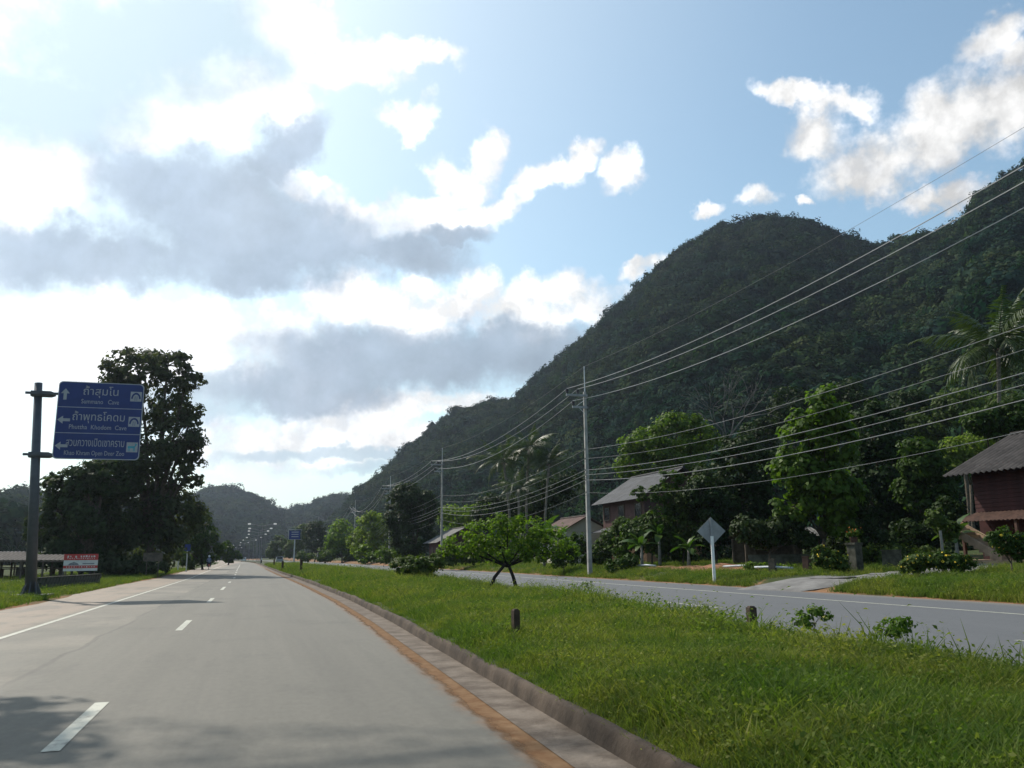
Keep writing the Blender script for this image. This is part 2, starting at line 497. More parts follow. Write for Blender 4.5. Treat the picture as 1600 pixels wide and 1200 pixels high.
def height(X, Y):
    u = X - sh(Y)
    r = np.clip((u - 20.0) / 1.6, 0, 1); r = r * r * (3 - 2 * r)
    z = 0.40 * r + 0.026 * np.clip(u - 21.6, 0, 60) + 0.05 * np.clip(u - 81, 0, 400)
    l = np.clip((-7.3 - u) / 1.5, 0, 1)
    z = z + 0.06 * l + 0.012 * np.clip(-12 - u, 0, 200)
    bump = 0.05 * np.sin(X * 1.3 + np.sin(Y * .7)) * np.sin(Y * 0.9 + 1) + 0.03 * np.sin(X * 2.9 + Y * 2.1)
    side = np.clip((u - 20.5) / 2, 0, 1) + np.clip((-8.2 - u) / 2, 0, 1)
    return z + bump * side - 0.012


def hz(X, Y): return float(height(np.array(X, float), np.array(Y, float)))


def ystations(a, b):
    y = [a]
    while y[-1] < b: y.append(y[-1] + max(0.6, abs(y[-1]) * 0.05))
    return np.array(y)


# ground: one sheet to the horizon
us = np.concatenate([[-4000, -1500, -700, -400, -250, -160, -110], np.arange(-80, -12, 3), np.arange(-12, -6.5, 0.35), [-6, 0, 8, 14, 19], np.arange(19.6, 26, 0.35), np.arange(26.5, 60, 1.5), np.arange(62, 120, 6), [130, 150, 180, 250, 400, 700, 1500, 4000]])
vs_ = np.concatenate([[-600, -200, -80, -30], ystations(-12, 1000), [1300, 2000, 5000]])
U, Vv = np.meshgrid(us, vs_, indexing='ij')
X = U + np.where(np.abs(U) < 300, sh(Vv), 0)
Z = np.minimum(height(X, Vv), 14.0)


def ground_material():
    m = bpy.data.materials.new('ground_soil_and_turf'); m.use_nodes = True
    T = NT(m.node_tree); T.n.clear()
    o = T.new('ShaderNodeTexCoord').outputs['Object']
    n1 = T.noise(o, 0.35, 6, 0.6); n2 = T.noise(o, 4.0, 5, 0.6)
    turf = T.mix(n2, (0.022, 0.036, 0.010), (0.050, 0.062, 0.020))
    soil = T.mix(n2, (0.16, 0.082, 0.042), (0.26, 0.15, 0.085))
    f = T.rng(T.m('ADD', n1, T.m('MULTIPLY', T.m('SUBTRACT', n2, .5), .4)), 0.60, 0.68)
    s3 = T.sep(o)
    edge = T.m('ADD', T.m('MULTIPLY', T.rng(s3[0], -8.6, -7.6), T.rng(s3[0], 3, 2)), T.m('MULTIPLY', T.rng(s3[0], 21.0, 20.2), T.rng(s3[0], 12, 13)), clamp=True)
    f = T.m('MAXIMUM', f, T.m('MULTIPLY', edge, T.rng(n1, .32, .55)))
    b = T.new('ShaderNodeBsdfPrincipled'); b.inputs['Roughness'].default_value = 0.95; b.inputs['Specular IOR Level'].default_value = 0.1
    T.l.new(T.mix(f, turf, soil), b.inputs['Base Color'])
    bp = T.new('ShaderNodeBump'); bp.inputs['Strength'].default_value = 0.6; bp.inputs['Distance'].default_value = 0.06
    T.l.new(T.noise(o, 9, 5, 0.65), bp.inputs['Height']); T.l.new(bp.outputs[0], b.inputs['Normal'])
    T.l.new(b.outputs[0], T.new('ShaderNodeOutputMaterial').inputs[0])
    return m


link('ground', grid_mesh('ground', np.stack([X, Vv, Z], -1)), ground_material(), kind='structure', smooth=True)


def asphalt(name, near):
    m = bpy.data.materials.new(name); m.use_nodes = True
    T = NT(m.node_tree); T.n.clear()
    o = T.new('ShaderNodeTexCoord').outputs['Object']; s3 = T.sep(o)
    st = T.vm('MULTIPLY', o, (1.0, 0.12, 1.0))
    fine = T.noise(o, 60, 3, 0.7); mid = T.noise(st, 0.9, 5, 0.6); big = T.noise(o, 0.22, 4, 0.6)
    if near:
        c = T.mix(mid, (0.098, 0.097, 0.088), (0.140, 0.138, 0.124))
        wob = T.m('ADD', s3[0], T.m('MULTIPLY', T.m('SUBTRACT', T.noise(T.vm('MULTIPLY', o, (0, .25, 0)), 1.0, 4, .6), .5), 0.5))
        outer = T.rng(wob, -2.75, -2.95)
        c = T.mix(T.m('MULTIPLY', outer, T.rng(big, .35, .65)), c, (0.190, 0.178, 0.158))
        c = T.mix(T.m('MULTIPLY', T.rng(wob, -4.6, -5.3), T.rng(T.m('ADD', mid, T.m('MULTIPLY', fine, .3)), .3, .7, .55, 1.0)), c, (0.250, 0.205, 0.170))
        seam = T.m('MULTIPLY', T.rng(T.m('ABSOLUTE', T.m('ADD', wob, 2.86)), 0.07, 0.02), T.rng(mid, .40, .55))
        c = T.mix(T.m('MULTIPLY', seam, .6), c, (0.05, 0.05, 0.047))
        # tyre-polished tracks and the oil drip line of the inner lane
        trk = T.m('MULTIPLY', T.rng(T.m('ABSOLUTE', T.m('SUBTRACT', T.m('ABSOLUTE', T.m('SUBTRACT', s3[0], 0.25)), 0.8)), 0.42, 0.1), 0.16)
        c = T.mix(trk, c, (0.085, 0.085, 0.08))
        streak = T.noise(T.vm('MULTIPLY', o, (2.2, .05, 1.0)), 1.0, 5, .65)
        c = T.mix(T.rng(streak, .35, .75, 0, .45), c, (0.165, 0.160, 0.145))
        blot = T.noise(T.vm('MULTIPLY', o, (1, .5, 1)), .55, 6, .7)
        c = T.mix(T.rng(blot, .50, .72, 0, .6), c, (0.075, 0.075, 0.070))
        er = T.new('ShaderNodeAttribute', attribute_name='from_right').outputs['Fac']
        jag = T.m('ADD', er, T.m('MULTIPLY', T.m('SUBTRACT', T.noise(o, 2.2, 7, .7), .5), .55))
        dst = T.m('MULTIPLY', T.rng(jag, .42, .16), T.rng(T.noise(o, 1.4, 5, .7), .25, .55, .35, 1.0))
        c = T.mix(dst, c, T.mix(T.noise(o, 6, 5, .7), (0.120, 0.064, 0.032), (0.19, 0.125, 0.075)))
        patch = T.m('MULTIPLY', T.rng(T.noise(T.vm('MULTIPLY', o, (.6, .25, 1)), 1.1, 2, .4), .60, .63), outer)
        c = T.mix(T.m('MULTIPLY', patch, .45), c, (0.115, 0.113, 0.105))
    else:
        c = T.mix(mid, (0.088, 0.091, 0.096), (0.125, 0.128, 0.132))
        c = T.mix(T.m('MULTIPLY', T.rng(T.m('ADD', s3[0], T.m('MULTIPLY', T.m('SUBTRACT', mid, .5), 2)), 19.0, 20.6), T.rng(s3[1], 120, 60)), c, (0.19, 0.165, 0.135))
    grit = T.noise(T.vm('MULTIPLY', o, (1, .6, 1)), 11, 6, .75)
    c = T.vm('MULTIPLY', c, T.xyz(*[T.m('MULTIPLY', T.m('MULTIPLY_ADD', fine, 0.5, 0.75), T.m('MULTIPLY_ADD', grit, 0.7, 0.65))] * 3))
    c = T.vm('MULTIPLY', c, (.88, .84, .775) if near else (.86, .87, .89))
    b = T.new('ShaderNodeBsdfPrincipled')
    T.l.new(c, b.inputs['Base Color']); b.inputs['Specular IOR Level'].default_value = 0.32
    T.l.new(T.m('MULTIPLY_ADD', fine, 0.2, 0.62), b.inputs['Roughness'])
    bp = T.new('ShaderNodeBump'); bp.inputs['Strength'].default_value = 0.35; bp.inputs['Distance'].default_value = 0.008
    T.l.new(T.noise(o, 130, 2, 0.7), bp.inputs['Height']); T.l.new(bp.outputs[0], b.inputs['Normal'])
    T.l.new(b.outputs[0], T.new('ShaderNodeOutputMaterial').inputs[0])
    return m


def strip(name, xl, xr, z, m, y0=-14, y1=700, parts=6, kind='structure', rag=0.0, sheet=True):
    ys = ystations(y0, y1)
    if rag: ys = np.arange(y0, min(y1, 120), 0.5)
    a = np.array([xl(y) for y in ys]); b = np.array([xr(y) for y in ys])
    if rag:
        a = a + RS.normal(size=len(ys)) * rag
        b = b + RS.normal(size=len(ys)) * rag
    t = np.linspace(0, 1, parts + 1)
    XX = a[:, None] * (1 - t) + b[:, None] * t
    YY = np.repeat(ys[:, None], parts + 1, 1)
    ZZ = np.full_like(XX, z)
    me = grid_mesh(name, np.stack([XX.T, YY.T, ZZ.T], -1))
    at = me.attributes.new('from_right', 'FLOAT', 'POINT'); at.data.foreach_set('value', (b[:, None] - XX).T.reshape(-1).astype(np.float32))
    return link(name, me, m, kind=kind)


shf = lambda y: float(sh(y))
wig = lambda y, a, f, p: a * math.sin(y * f + p) + a * .5 * math.sin(y * f * 2.7 + p * 2)
left_edge = lambda y: -7.25 + shf(y) + wig(y, 0.12, 0.35, 1) - 0.9 * math.exp(-((y - 50) / 9) ** 2)
strip('road', left_edge, lambda y: float(kerb_x(y)) - 0.36, 0.000, asphalt('worn_asphalt', True), parts=40)
strip('road', lambda y: float(far_edge(y)) + shf(y), lambda y: 19.95 + shf(y) + wig(y, .10, .4, 0), 0.000, asphalt('blue_grey_asphalt', False))
def dirt_material():
    m = bpy.data.materials.new('orange_silt'); m.use_nodes = True
    T = NT(m.node_tree); T.n.clear()
    o = T.new('ShaderNodeTexCoord').outputs['Object']
    n = T.noise(o, 5, 9, .65); e = T.new('ShaderNodeAttribute', attribute_name='from_right').outputs['Fac']
    a = T.rng(T.m('ADD', e, T.m('MULTIPLY', T.m('SUBTRACT', T.noise(T.vm('MULTIPLY', o, (1, .35, 1)), 6, 7, .7), .5), .30)), .30, .16)
    b = T.new('ShaderNodeBsdfPrincipled'); b.inputs['Roughness'].default_value = .95; b.inputs['Specular IOR Level'].default_value = .1
    T.l.new(T.mix(T.rng(n, .3, .7), (0.118, 0.060, 0.028), (0.190, 0.118, 0.065)), b.inputs['Base Color'])
    tr = T.new('ShaderNodeBsdfTransparent'); mx = T.new('ShaderNodeMixShader')
    T.l.new(a, mx.inputs[0]); T.l.new(tr.outputs[0], mx.inputs[1]); T.l.new(b.outputs[0], mx.inputs[2])
    T.l.new(mx.outputs[0], T.new('ShaderNodeOutputMaterial').inputs[0])
    return m


dirt = dirt_material()
strip('dirt_strip', lambda y: float(kerb_x(y)) - 0.72, lambda y: float(kerb_x(y)) - 0.36 + wig(y, .012, 1.7, 2), 0.004, dirt, rag=0.008, parts=4)
gut = mat('stained_gutter_concrete', (0.075, 0.056, 0.042), 0.95, 0.3, 2.3, 0.8, c2=(0.165, 0.135, 0.108), detail=9)
strip('gutter', lambda y: float(kerb_x(y)) - 0.40, lambda y: float(kerb_x(y)) + 0.02, 0.010, gut, parts=2, y1=420)

# kerb: leaning face, broken rounded top edge
ys = np.arange(-14, 240, 0.28)
prof = [(0.0, -0.02), (0.025, 0.10), (0.04, 0.148), (0.065, 0.170), (0.12, 0.172), (0.15, 0.13), (0.15, -0.02)]
kb = np.zeros((len(prof), len(ys), 3))
jit = np.convolve(RS.normal(size=len(ys) + 8), np.ones(5) / 5, 'same')[:len(ys)] * 0.016
jz = np.convolve(RS.normal(size=len(ys) + 8), np.ones(4) / 4, 'same')[:len(ys)] * 0.016
for i, (a, z) in enumerate(prof):
    kb[i, :, 0] = kerb_x(ys) + a + jit * (1 if i else 0.2); kb[i, :, 1] = ys; kb[i, :, 2] = z + (jz if 1 < i < 5 else 0)
kmat = mat('mud_stained_kerb', (0.030, 0.021, 0.015), 0.95, 0.3, 1.8, 0.7, c2=(0.085, 0.062, 0.045), detail=9)
link('kerb', grid_mesh('kerb', kb), kmat, kind='structure')
kb2 = kb.copy(); kb2[:, :, 0] = far_edge(ys) + sh(ys) - (kb[:, :, 0] - kerb_x(ys))
link('kerb', grid_mesh('kerb', kb2[::-1]), M['concrete'], kind='structure')

# raised median
def med_z(X, Y):
    k = kerb_x(Y) + 0.13; e = far_edge(Y) - .18 + sh(Y)
    t = np.clip((X - k) / (e - k), 0, 1)
    return 0.13 + 0.13 * np.sin(t * math.pi) ** 0.7 + 0.035 * np.sin(X * 2.1 + Y * .8) * np.sin(Y * 1.3)


mys = ystations(-14, 600); tt = np.linspace(0, 1, 15)
XX = (kerb_x(mys) + .13)[:, None] * (1 - tt) + (far_edge(mys) - .18 + sh(mys))[:, None] * tt
YY = np.repeat(mys[:, None], 15, 1)
turfm = mat('median_turf', (0.022, 0.034, 0.010), 0.95, 0.3, 2.5, 0.6, c2=(0.052, 0.058, 0.022))
link('median_ground', grid_mesh('median_ground', np.stack([XX.T, YY.T, med_z(XX, YY).T], -1)), turfm, kind='structure', smooth=True)

# painted markings, worn
def paint_mat():
    m = bpy.data.materials.new('worn_road_paint'); m.use_nodes = True
    T = NT(m.node_tree); T.n.clear()
    o = T.new('ShaderNodeTexCoord').outputs['Object']
    n = T.m('ADD', T.m('MULTIPLY', T.noise(o, 5, 6, .7), .7), T.m('MULTIPLY', T.noise(o, 70, 3, .7), .3))
    b = T.new('ShaderNodeBsdfPrincipled'); b.inputs['Roughness'].default_value = .6
    T.l.new(T.mix(T.rng(n, .48, .62), (0.37, 0.37, 0.31), (0.19, 0.185, 0.16)), b.inputs['Base Color'])
    T.l.new(b.outputs[0], T.new('ShaderNodeOutputMaterial').inputs[0])
    return m


PAINT = paint_mat()
strip('edge_line', lambda y: -4.80 + shf(y), lambda y: -4.67 + shf(y), 0.005, PAINT, parts=1, y1=400)
strip('edge_line', lambda y: 16.95 + shf(y), lambda y: 17.10 + shf(y), 0.005, PAINT, parts=1, y1=400)
for i in range(-1, 16):
    y0 = 7.85 + 11.75 * i
    strip('lane_dash', lambda y: -1.57 + shf(y) + .0, lambda y: -1.43 + shf(y), 0.005, PAINT, y0=y0, y1=y0 + 2.2, parts=1)
    y0 = 10.2 + 11.75 * i
    strip('lane_dash', lambda y: 12.13 + shf(y), lambda y: 12.25 + shf(y), 0.005, PAINT, y0=y0 - 1.2, y1=y0 + 1.2, parts=1)

# side drive off the far carriageway
dp = [gnd(1235, 918, 0.02), gnd(1300, 907, .36), gnd(1400, 897, .55), gnd(1520, 888, .60), gnd(1640, 882, .62)]
dv = []
for i in range(41):
    f = i / 40 * (len(dp) - 1); k = min(int(f), len(dp) - 2); p = dp[k].lerp(dp[k + 1], f - k)
    q = dp[k + 1] - dp[k]; nrm = Vector((-q.y, q.x, 0)).normalized()
    wd = 1.5 + 1.3 * max(0, 1 - f)
    dv.append([p + nrm * wd * a for a in (-1.08, -.92, 0, .92, 1.08)])
A = np.array([[tuple(p) for p in r] for r in dv])
A[:, :, 2] = np.maximum(height(A[:, :, 0], A[:, :, 1]) + 0.045, 0.006)
A[:, 0, 2] -= .09; A[:, -1, 2] -= .09
link('side_path', grid_mesh('side_path', A.transpose(1, 0, 2)), mat('grey_drive', (0.15, 0.145, 0.14), 0.9, 0.25, 1.5, 0.2), kind='structure', smooth=True)


# ------------------------------------------------------------------ scattering of uncountable growth
def scatter(name, P, rz, sc, src_meshes, src_mat, label=None):
    col_ = bpy.data.collections.new(name + '_kinds')
    for i, me in enumerate(src_meshes):
        if not me.materials: me.materials.append(src_mat)
        col_.objects.link(bpy.data.objects.new('%s_kind_%02d' % (name, i), me))
    me = bpy.data.meshes.new(name)
    me.vertices.add(len(P)); me.vertices.foreach_set('co', np.asarray(P, np.float32).reshape(-1))
    for nm, arr, ty in (('rz', rz, 'FLOAT'), ('sc', sc, 'FLOAT'), ('kind_id', RS.randint(0, len(src_meshes), len(P)), 'INT')):
        a = me.attributes.new(nm, ty, 'POINT'); a.data.foreach_set('value', np.asarray(arr, np.float32 if ty == 'FLOAT' else np.int32))
    o = link(name, me, src_mat, kind='stuff')
    if label: o['label'] = label
    g = bpy.data.node_groups.new(name, 'GeometryNodeTree')
    g.interface.new_socket('Geometry', in_out='INPUT', socket_type='NodeSocketGeometry')
    g.interface.new_socket('Geometry', in_out='OUTPUT', socket_type='NodeSocketGeometry')
    N = g.nodes; L = g.links
    gi, go = N.new('NodeGroupInput'), N.new('NodeGroupOutput')
    iop = N.new('GeometryNodeInstanceOnPoints'); ci = N.new('GeometryNodeCollectionInfo')
    ci.inputs['Collection'].default_value = col_; ci.inputs['Separate Children'].default_value = True; ci.inputs['Reset Children'].default_value = True
    iop.inputs['Pick Instance'].default_value = True

    def attr(nm, ty):
        nd = N.new('GeometryNodeInputNamedAttribute'); nd.data_type = ty; nd.inputs['Name'].default_value = nm
        return nd.outputs['Attribute']
    cx = N.new('ShaderNodeCombineXYZ'); L.new(attr('rz', 'FLOAT'), cx.inputs[2])
    L.new(gi.outputs[0], iop.inputs['Points']); L.new(ci.outputs[0], iop.inputs['Instance'])
    L.new(attr('kind_id', 'INT'), iop.inputs['Instance Index']); L.new(cx.outputs[0], iop.inputs['Rotation'])
    L.new(attr('sc', 'FLOAT'), iop.inputs['Scale']); L.new(iop.outputs[0], go.inputs[0])
    md = o.modifiers.new('scatter', 'NODES'); md.node_group = g
    return o


def tuft(seed, n=16, h=0.30, spread=0.16, wd=0.010, lean=0.45):
    rs = np.random.RandomState(seed); v = []; f = []; t = []
    for i in range(n):
        a, r = rs.uniform(0, 6.28), spread * math.sqrt(rs.uniform())
        bx, by = r * math.cos(a), r * math.sin(a)
        hh = h * rs.uniform(.5, 1.25); ld = rs.uniform(0, 6.28); ln = lean * hh * rs.uniform(.3, 1.5)
        sd = rs.uniform(0, 6.28); wx, wy = wd * math.cos(sd) * rs.uniform(.7, 1.5), wd * math.sin(sd) * rs.uniform(.7, 1.5)
        k = len(v)
        for q, ww in ((0, 1), (.5, .8), (1, 0.08)):
            cx_, cy_, cz_ = bx + ln * q * q * math.cos(ld), by + ln * q * q * math.sin(ld), hh * (q - .18 * q * q)
            v += [(cx_ - wx * ww, cy_ - wy * ww, cz_), (cx_ + wx * ww, cy_ + wy * ww, cz_)]
        f += [(k, k + 1, k + 3, k + 2), (k + 2, k + 3, k + 5, k + 4)]
        t += [rs.uniform()] * 6
    me = bpy.data.meshes.new('tuft'); me.from_pydata(v, [], f)
    at = me.attributes.new('tint', 'FLOAT', 'POINT'); at.data.foreach_set('value', np.array(t, np.float32))
    return me


def weed(seed, n=26, h=.28, r=.2, s=.075):
    rs = np.random.RandomState(seed)
    P = rs.normal(size=(n, 3)) * np.array([r * .6, r * .6, h * .35]); P[:, 2] = np.abs(P[:, 2]) + .06
    return leaf_mesh('weed', P, rs.normal(size=(n, 3)) * .5 + np.array([0, 0, .8]), s, rs, .33)


tufts = [tuft(s, 24, .25 if s % 2 else .20, .17, .0062, .6) for s in range(5)] + [tuft(21, 26, .17, .2, .006), tuft(22, 24, .20, .2, .007, .7), weed(9, 30, .2, .16, .042)]
pts = []
for (y0, y1, dens) in ((1.5, 6, 210), (6, 12, 140), (12, 22, 80), (22, 40, 34), (40, 80, 10), (80, 160, 3.5)):
    n = int((y1 - y0) * 6.4 * dens)
    Y = RS.uniform(y0, y1, n); t = RS.uniform(0, 1, n)
    Xp = (kerb_x(Y) + .12) * (1 - t) + (far_edge(Y) - .15 + sh(Y)) * t
    pts.append(np.stack([Xp, Y, med_z(Xp, Y) - .01, np.full(n, math.sqrt(60 / max(dens, 12)) * .55 + .35)], -1))
pts = np.concatenate(pts)
patch = 0.5 + 0.5 * np.sin(pts[:, 0] * .9 + 1.7 * np.sin(pts[:, 1] * .31)) * np.sin(pts[:, 1] * .55 + pts[:, 0] * .4)
sc_ = pts[:, 3] * (0.65 + .55 * patch) * RS.uniform(.7, 1.35, len(pts)) * np.clip((pts[:, 0] - kerb_x(pts[:, 1])) / .5, .55, 1.15)
for (qx, qy, qr) in ((3.97, 13.0, .55), (9.0, 30.7, 1.6), (8.25, 13.0, .4)):
    dq = np.hypot(pts[:, 0] - qx, pts[:, 1] - qy + .4); sc_ = sc_ * np.clip(.35 + .65 * (dq / qr) ** 2, .35, 1)
scatter('median_grass', pts[:, :3], RS.uniform(0, 6.28, len(pts)), sc_, tufts, LM['grass'], 'long green grass growing on the raised median')

# taller sprigs and leafy weeds, thick along the far edge of the median
n_ = 1500
Y = np.where(RS.uniform(size=n_) < .55, RS.uniform(6, 24, n_), RS.uniform(5, 60, n_)); e_ = np.where(RS.uniform(size=n_) < .6, RS.uniform(0, 1.3, n_), RS.uniform(0, 6, n_)); Xp = far_edge(Y) - .25 + sh(Y) - e_
Pw = np.stack([Xp, Y, med_z(Xp, Y) - .02], -1)
kw = (Xp > kerb_x(Y) + .35) & (RS.uniform(size=n_) < np.interp(Y, [5, 9, 14, 22], [.25, .35, .8, 1])) & (np.hypot(Xp - 3.97, Y - 12.4) > 1.0) & (np.hypot(Xp - 9, Y - 30) > 1.8) & (np.hypot(Xp - 8.2, Y - 12.5) > .9)
Pw = Pw[kw]
scatter('median_weeds', Pw, RS.uniform(0, 6.28, len(Pw)), RS.uniform(.45, 1.25, len(Pw)) * np.where(e_[kw] < 1.3, 1.0, .7), [tuft(31, 14, .55, .10, .008, .5), weed(32, 40, .55, .22, .05), weed(33, 60, .45, .30, .055), tuft(34, 22, .45, .16, .009, .8)], LM['grass'], 'taller weeds and sprigs along the far edge of the median')
pts = []
for (y0, y1, dens) in ((12, 30, 26), (30, 60, 16), (60, 130, 5)):
    n = int((y1 - y0) * 16 * dens)
    Y = RS.uniform(y0, y1, n); u = 20.3 + 16 * RS.uniform(0, 1, n) ** 1.6
    Xp = u + sh(Y)
    pts.append(np.stack([Xp, Y, height(Xp, Y) - .02, np.full(n, 1.0)], -1))
    n = int((y1 - y0) * 10 * dens)
    Y = RS.uniform(y0, y1, n); u = -7.7 - 12 * RS.uniform(0, 1, n) ** 1.5
    Xp = u + sh(Y)
    pts.append(np.stack([Xp, Y, height(Xp, Y) - .02, np.full(n, .9)], -1))
pts = np.concatenate(pts)
nn = np.sin(pts[:, 0] * .8 + 2 * np.sin(pts[:, 1] * .3)) + np.sin(pts[:, 1] * .45 + pts[:, 0] * .2)
keep = nn + RS.normal(size=len(pts)) * .6 > -1.6
d2 = np.min(np.linalg.norm(pts[:, None, :2] - A[:, 2, :2][None], axis=2), axis=1)
keep &= d2 > 1.75
pts = pts[keep]
scatter('verge_grass', pts[:, :3], RS.uniform(0, 6.28, len(pts)), pts[:, 3] * RS.uniform(.6, 1.6, len(pts)), tufts, LM['grass'], 'tufts of grass on the roadside verges')

# ------------------------------------------------------------------ mountain and hills
def fbm2(x, y, seed, octs=5):
    rs = np.random.RandomState(seed); z = np.zeros_like(x); a = 1.0; f = 1.0
    for o in range(octs):
        for k in range(3):
            th, ph = rs.uniform(0, 6.28, 2)
            z += a / 3 * np.sin((x * math.cos(th) + y * math.sin(th)) * f + ph + 1.3 * np.sin((x * math.sin(th) - y * math.cos(th)) * f * .7 + ph))
        a *= .55; f *= 2.03
    return z


def rocky(name):
    m = bpy.data.materials.new(name); m.use_nodes = True
    T = NT(m.node_tree); T.n.clear()
    o = T.new('ShaderNodeTexCoord').outputs['Object']
    n = T.noise(o, .05, 6, .6)
    nz = T.sep(T.new('ShaderNodeNewGeometry').outputs['Normal'])[2]
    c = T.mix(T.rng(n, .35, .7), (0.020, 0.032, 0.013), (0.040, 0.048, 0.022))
    st = T.noise(T.vm('MULTIPLY', o, (1, 1, .25)), .22, 6, .65)
    c = T.mix(T.rng(nz, .36, .2), c, T.mix(st, (0.12, 0.105, 0.09), (0.36, 0.32, 0.28)))
    cl = px(1585, 322, 388)
    dd = T.vm('LENGTH', T.vm('MULTIPLY', T.vm('SUBTRACT', o, tuple(cl)), (1, .55, 1.3)), out=1)
    c = T.mix(T.rng(T.m('ADD', dd, T.m('MULTIPLY', T.m('SUBTRACT', T.noise(o, .09, 6, .7), .5), 26)), 17, 11), c, T.mix(st, (0.10, 0.085, 0.07), (0.34, 0.29, 0.25)))
    b = T.new('ShaderNodeBsdfDiffuse'); T.l.new(c, b.inputs[0])
    T.l.new(b.outputs[0], T.new('ShaderNodeOutputMaterial').inputs[0])
    return m


ROCKY = rocky('jungle_floor_and_limestone')


def crown_kind(seed, n=420):
    rs = np.random.RandomState(seed)
    nb = 5
    bl = [(rs.uniform(-.45, .45), rs.uniform(-.45, .45), rs.uniform(-.1, .35), rs.uniform(.4, .7), rs.uniform(.4, .7), rs.uniform(.35, .6)) for _ in range(nb)]
    P, N, _ = crown_points(bl, n, rs, sub=.42, flat=.8, shell=.75)
    N = unit(P - np.array([0, 0, -.25])) * 1.6 + unit(N) * .6
    return leaf_mesh('forest_crown', P, N, .20, rs, .45)


KINDS = [crown_kind(100 + i) for i in range(7)]


def ridge_hill(name, ridge, foot, ncol=150, nrow=34, power=1.15, amp=5.0, seed=1, tree=(9, 4.2), ntree=4000, label='', cliff=None):
    """hill swept from its foot up to the ridge line and down the far side"""
    rid = np.array(ridge, float); ft = np.array(foot, float)
    xs = np.linspace(rid[0, 0], rid[-1, 0], ncol)
    ry = np.interp(xs, rid[:, 0], rid[:, 1]); rw = np.interp(xs, rid[:, 0], rid[:, 2]); fw = np.interp(xs, ft[:, 0], ft[:, 1])
    R = np.array([tuple(px(a, b, c)) for a, b, c in zip(xs, ry, rw)])
    Fp = np.array([tuple(px(a, 860, c)) for a, c in zip(xs, fw)])
    th = tree[1]
    R[:, 2] -= th * 1.1 + rw * 0.0055
    Fp[:, 2] = np.minimum(height(Fp[:, 0], Fp[:, 1]), 14) - 1.0
    v = np.concatenate([np.linspace(0, 1, nrow), 1 + np.linspace(.12, 1.0, 9)])
    G = np.zeros((ncol, len(v), 3))
    for j, q in enumerate(v):
        if q <= 1:
            G[:, j, :2] = Fp[:, :2] * (1 - q) + R[:, :2] * q
            G[:, j, 2] = Fp[:, 2] + (R[:, 2] - Fp[:, 2]) * q ** power
        else:
            e = q - 1
            G[:, j, :2] = R[:, :2] + (R[:, :2] - Fp[:, :2]) * e * 0.9
            G[:, j, 2] = R[:, 2] * (1 - e ** 1.3) - 2 * e
    nz = fbm2(G[:, :, 0] / 38, G[:, :, 1] / 38, seed)
    wv_ = np.sin(np.clip(v, 0, 1) * math.pi * .97)[None] * 1.0
    G[:, :, 2] += nz * amp * wv_
    o = link(name, grid_mesh(name, G), ROCKY, kind='structure', smooth=True)
    # trees over the front and just over the ridge
    rs = np.random.RandomState(seed + 50)
    nv = nrow + 3
    a = np.linalg.norm(np.cross(G[1:, :-1] - G[:-1, :-1], G[:-1, 1:] - G[:-1, :-1]), axis=2)[:, :nv]
    # per square metre, thinned with distance only by crown size
    pr = a.reshape(-1) / a.sum()
    k = rs.choice(len(pr), ntree, p=pr)
    ci, cj = k // nv, k % nv
    s, t = rs.uniform(size=ntree)[:, None], rs.uniform(size=ntree)[:, None]
    P = (G[ci, cj] * (1 - s) + G[ci + 1, cj] * s) * (1 - t) + (G[ci, cj + 1] * (1 - s) + G[ci + 1, cj + 1] * s) * t
    # the ridge line itself always carries trees
    nr = ncol * 3
    f = rs.uniform(0, ncol - 1.01, nr); i0 = f.astype(int); fr = (f - i0)[:, None]
    P2 = G[i0, nrow - 1] * (1 - fr) + G[i0 + 1, nrow - 1] * fr
    P2[:, 2] -= rs.uniform(0, 3, nr)
    P = np.concatenate([P, P2])
    scl = tree[0] * .5 * rs.lognormal(.03, .28, len(P))
    P[:, 2] += scl * rs.uniform(.0, .75, len(P))
    if cliff:
        c = np.array(cliff)
        dd = np.array([ray_px(p) for p in P])
        k = ~(((np.abs(dd[:, 0] - c[0]) < c[2]) & (np.abs(dd[:, 1] - c[1]) < c[3])) & (rs.uniform(size=len(P)) < .85))
        P, scl = P[k], scl[k]
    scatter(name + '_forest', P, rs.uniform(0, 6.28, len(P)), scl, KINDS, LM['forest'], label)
    return o


def ray_px(p):
    v = Vector(p) - Vector((0, 0, CAMZ)); w = max(v.dot(FW), .1); ux, uy = v.dot(RT) / w * FOCAL, -v.dot(UP) / w * FOCAL
    return 800 + ux * _c + uy * _s, 600 - ux * _s + uy * _c


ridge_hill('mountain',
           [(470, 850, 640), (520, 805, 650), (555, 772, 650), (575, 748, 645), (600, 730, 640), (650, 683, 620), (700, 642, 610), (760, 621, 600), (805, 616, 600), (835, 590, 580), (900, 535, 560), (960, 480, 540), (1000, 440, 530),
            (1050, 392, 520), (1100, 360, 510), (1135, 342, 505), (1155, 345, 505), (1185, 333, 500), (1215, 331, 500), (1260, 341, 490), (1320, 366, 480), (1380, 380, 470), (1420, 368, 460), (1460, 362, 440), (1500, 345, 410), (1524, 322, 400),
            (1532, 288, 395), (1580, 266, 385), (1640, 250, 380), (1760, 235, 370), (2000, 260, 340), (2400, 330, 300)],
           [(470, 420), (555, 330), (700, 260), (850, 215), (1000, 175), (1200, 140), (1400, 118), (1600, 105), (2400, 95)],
           ncol=230, nrow=40, power=1.12, amp=5.5, seed=3, tree=(7.8, 3.6), ntree=23000, label='dense jungle covering the dark mountain on the right', cliff=(1585, 322, 45, 26))
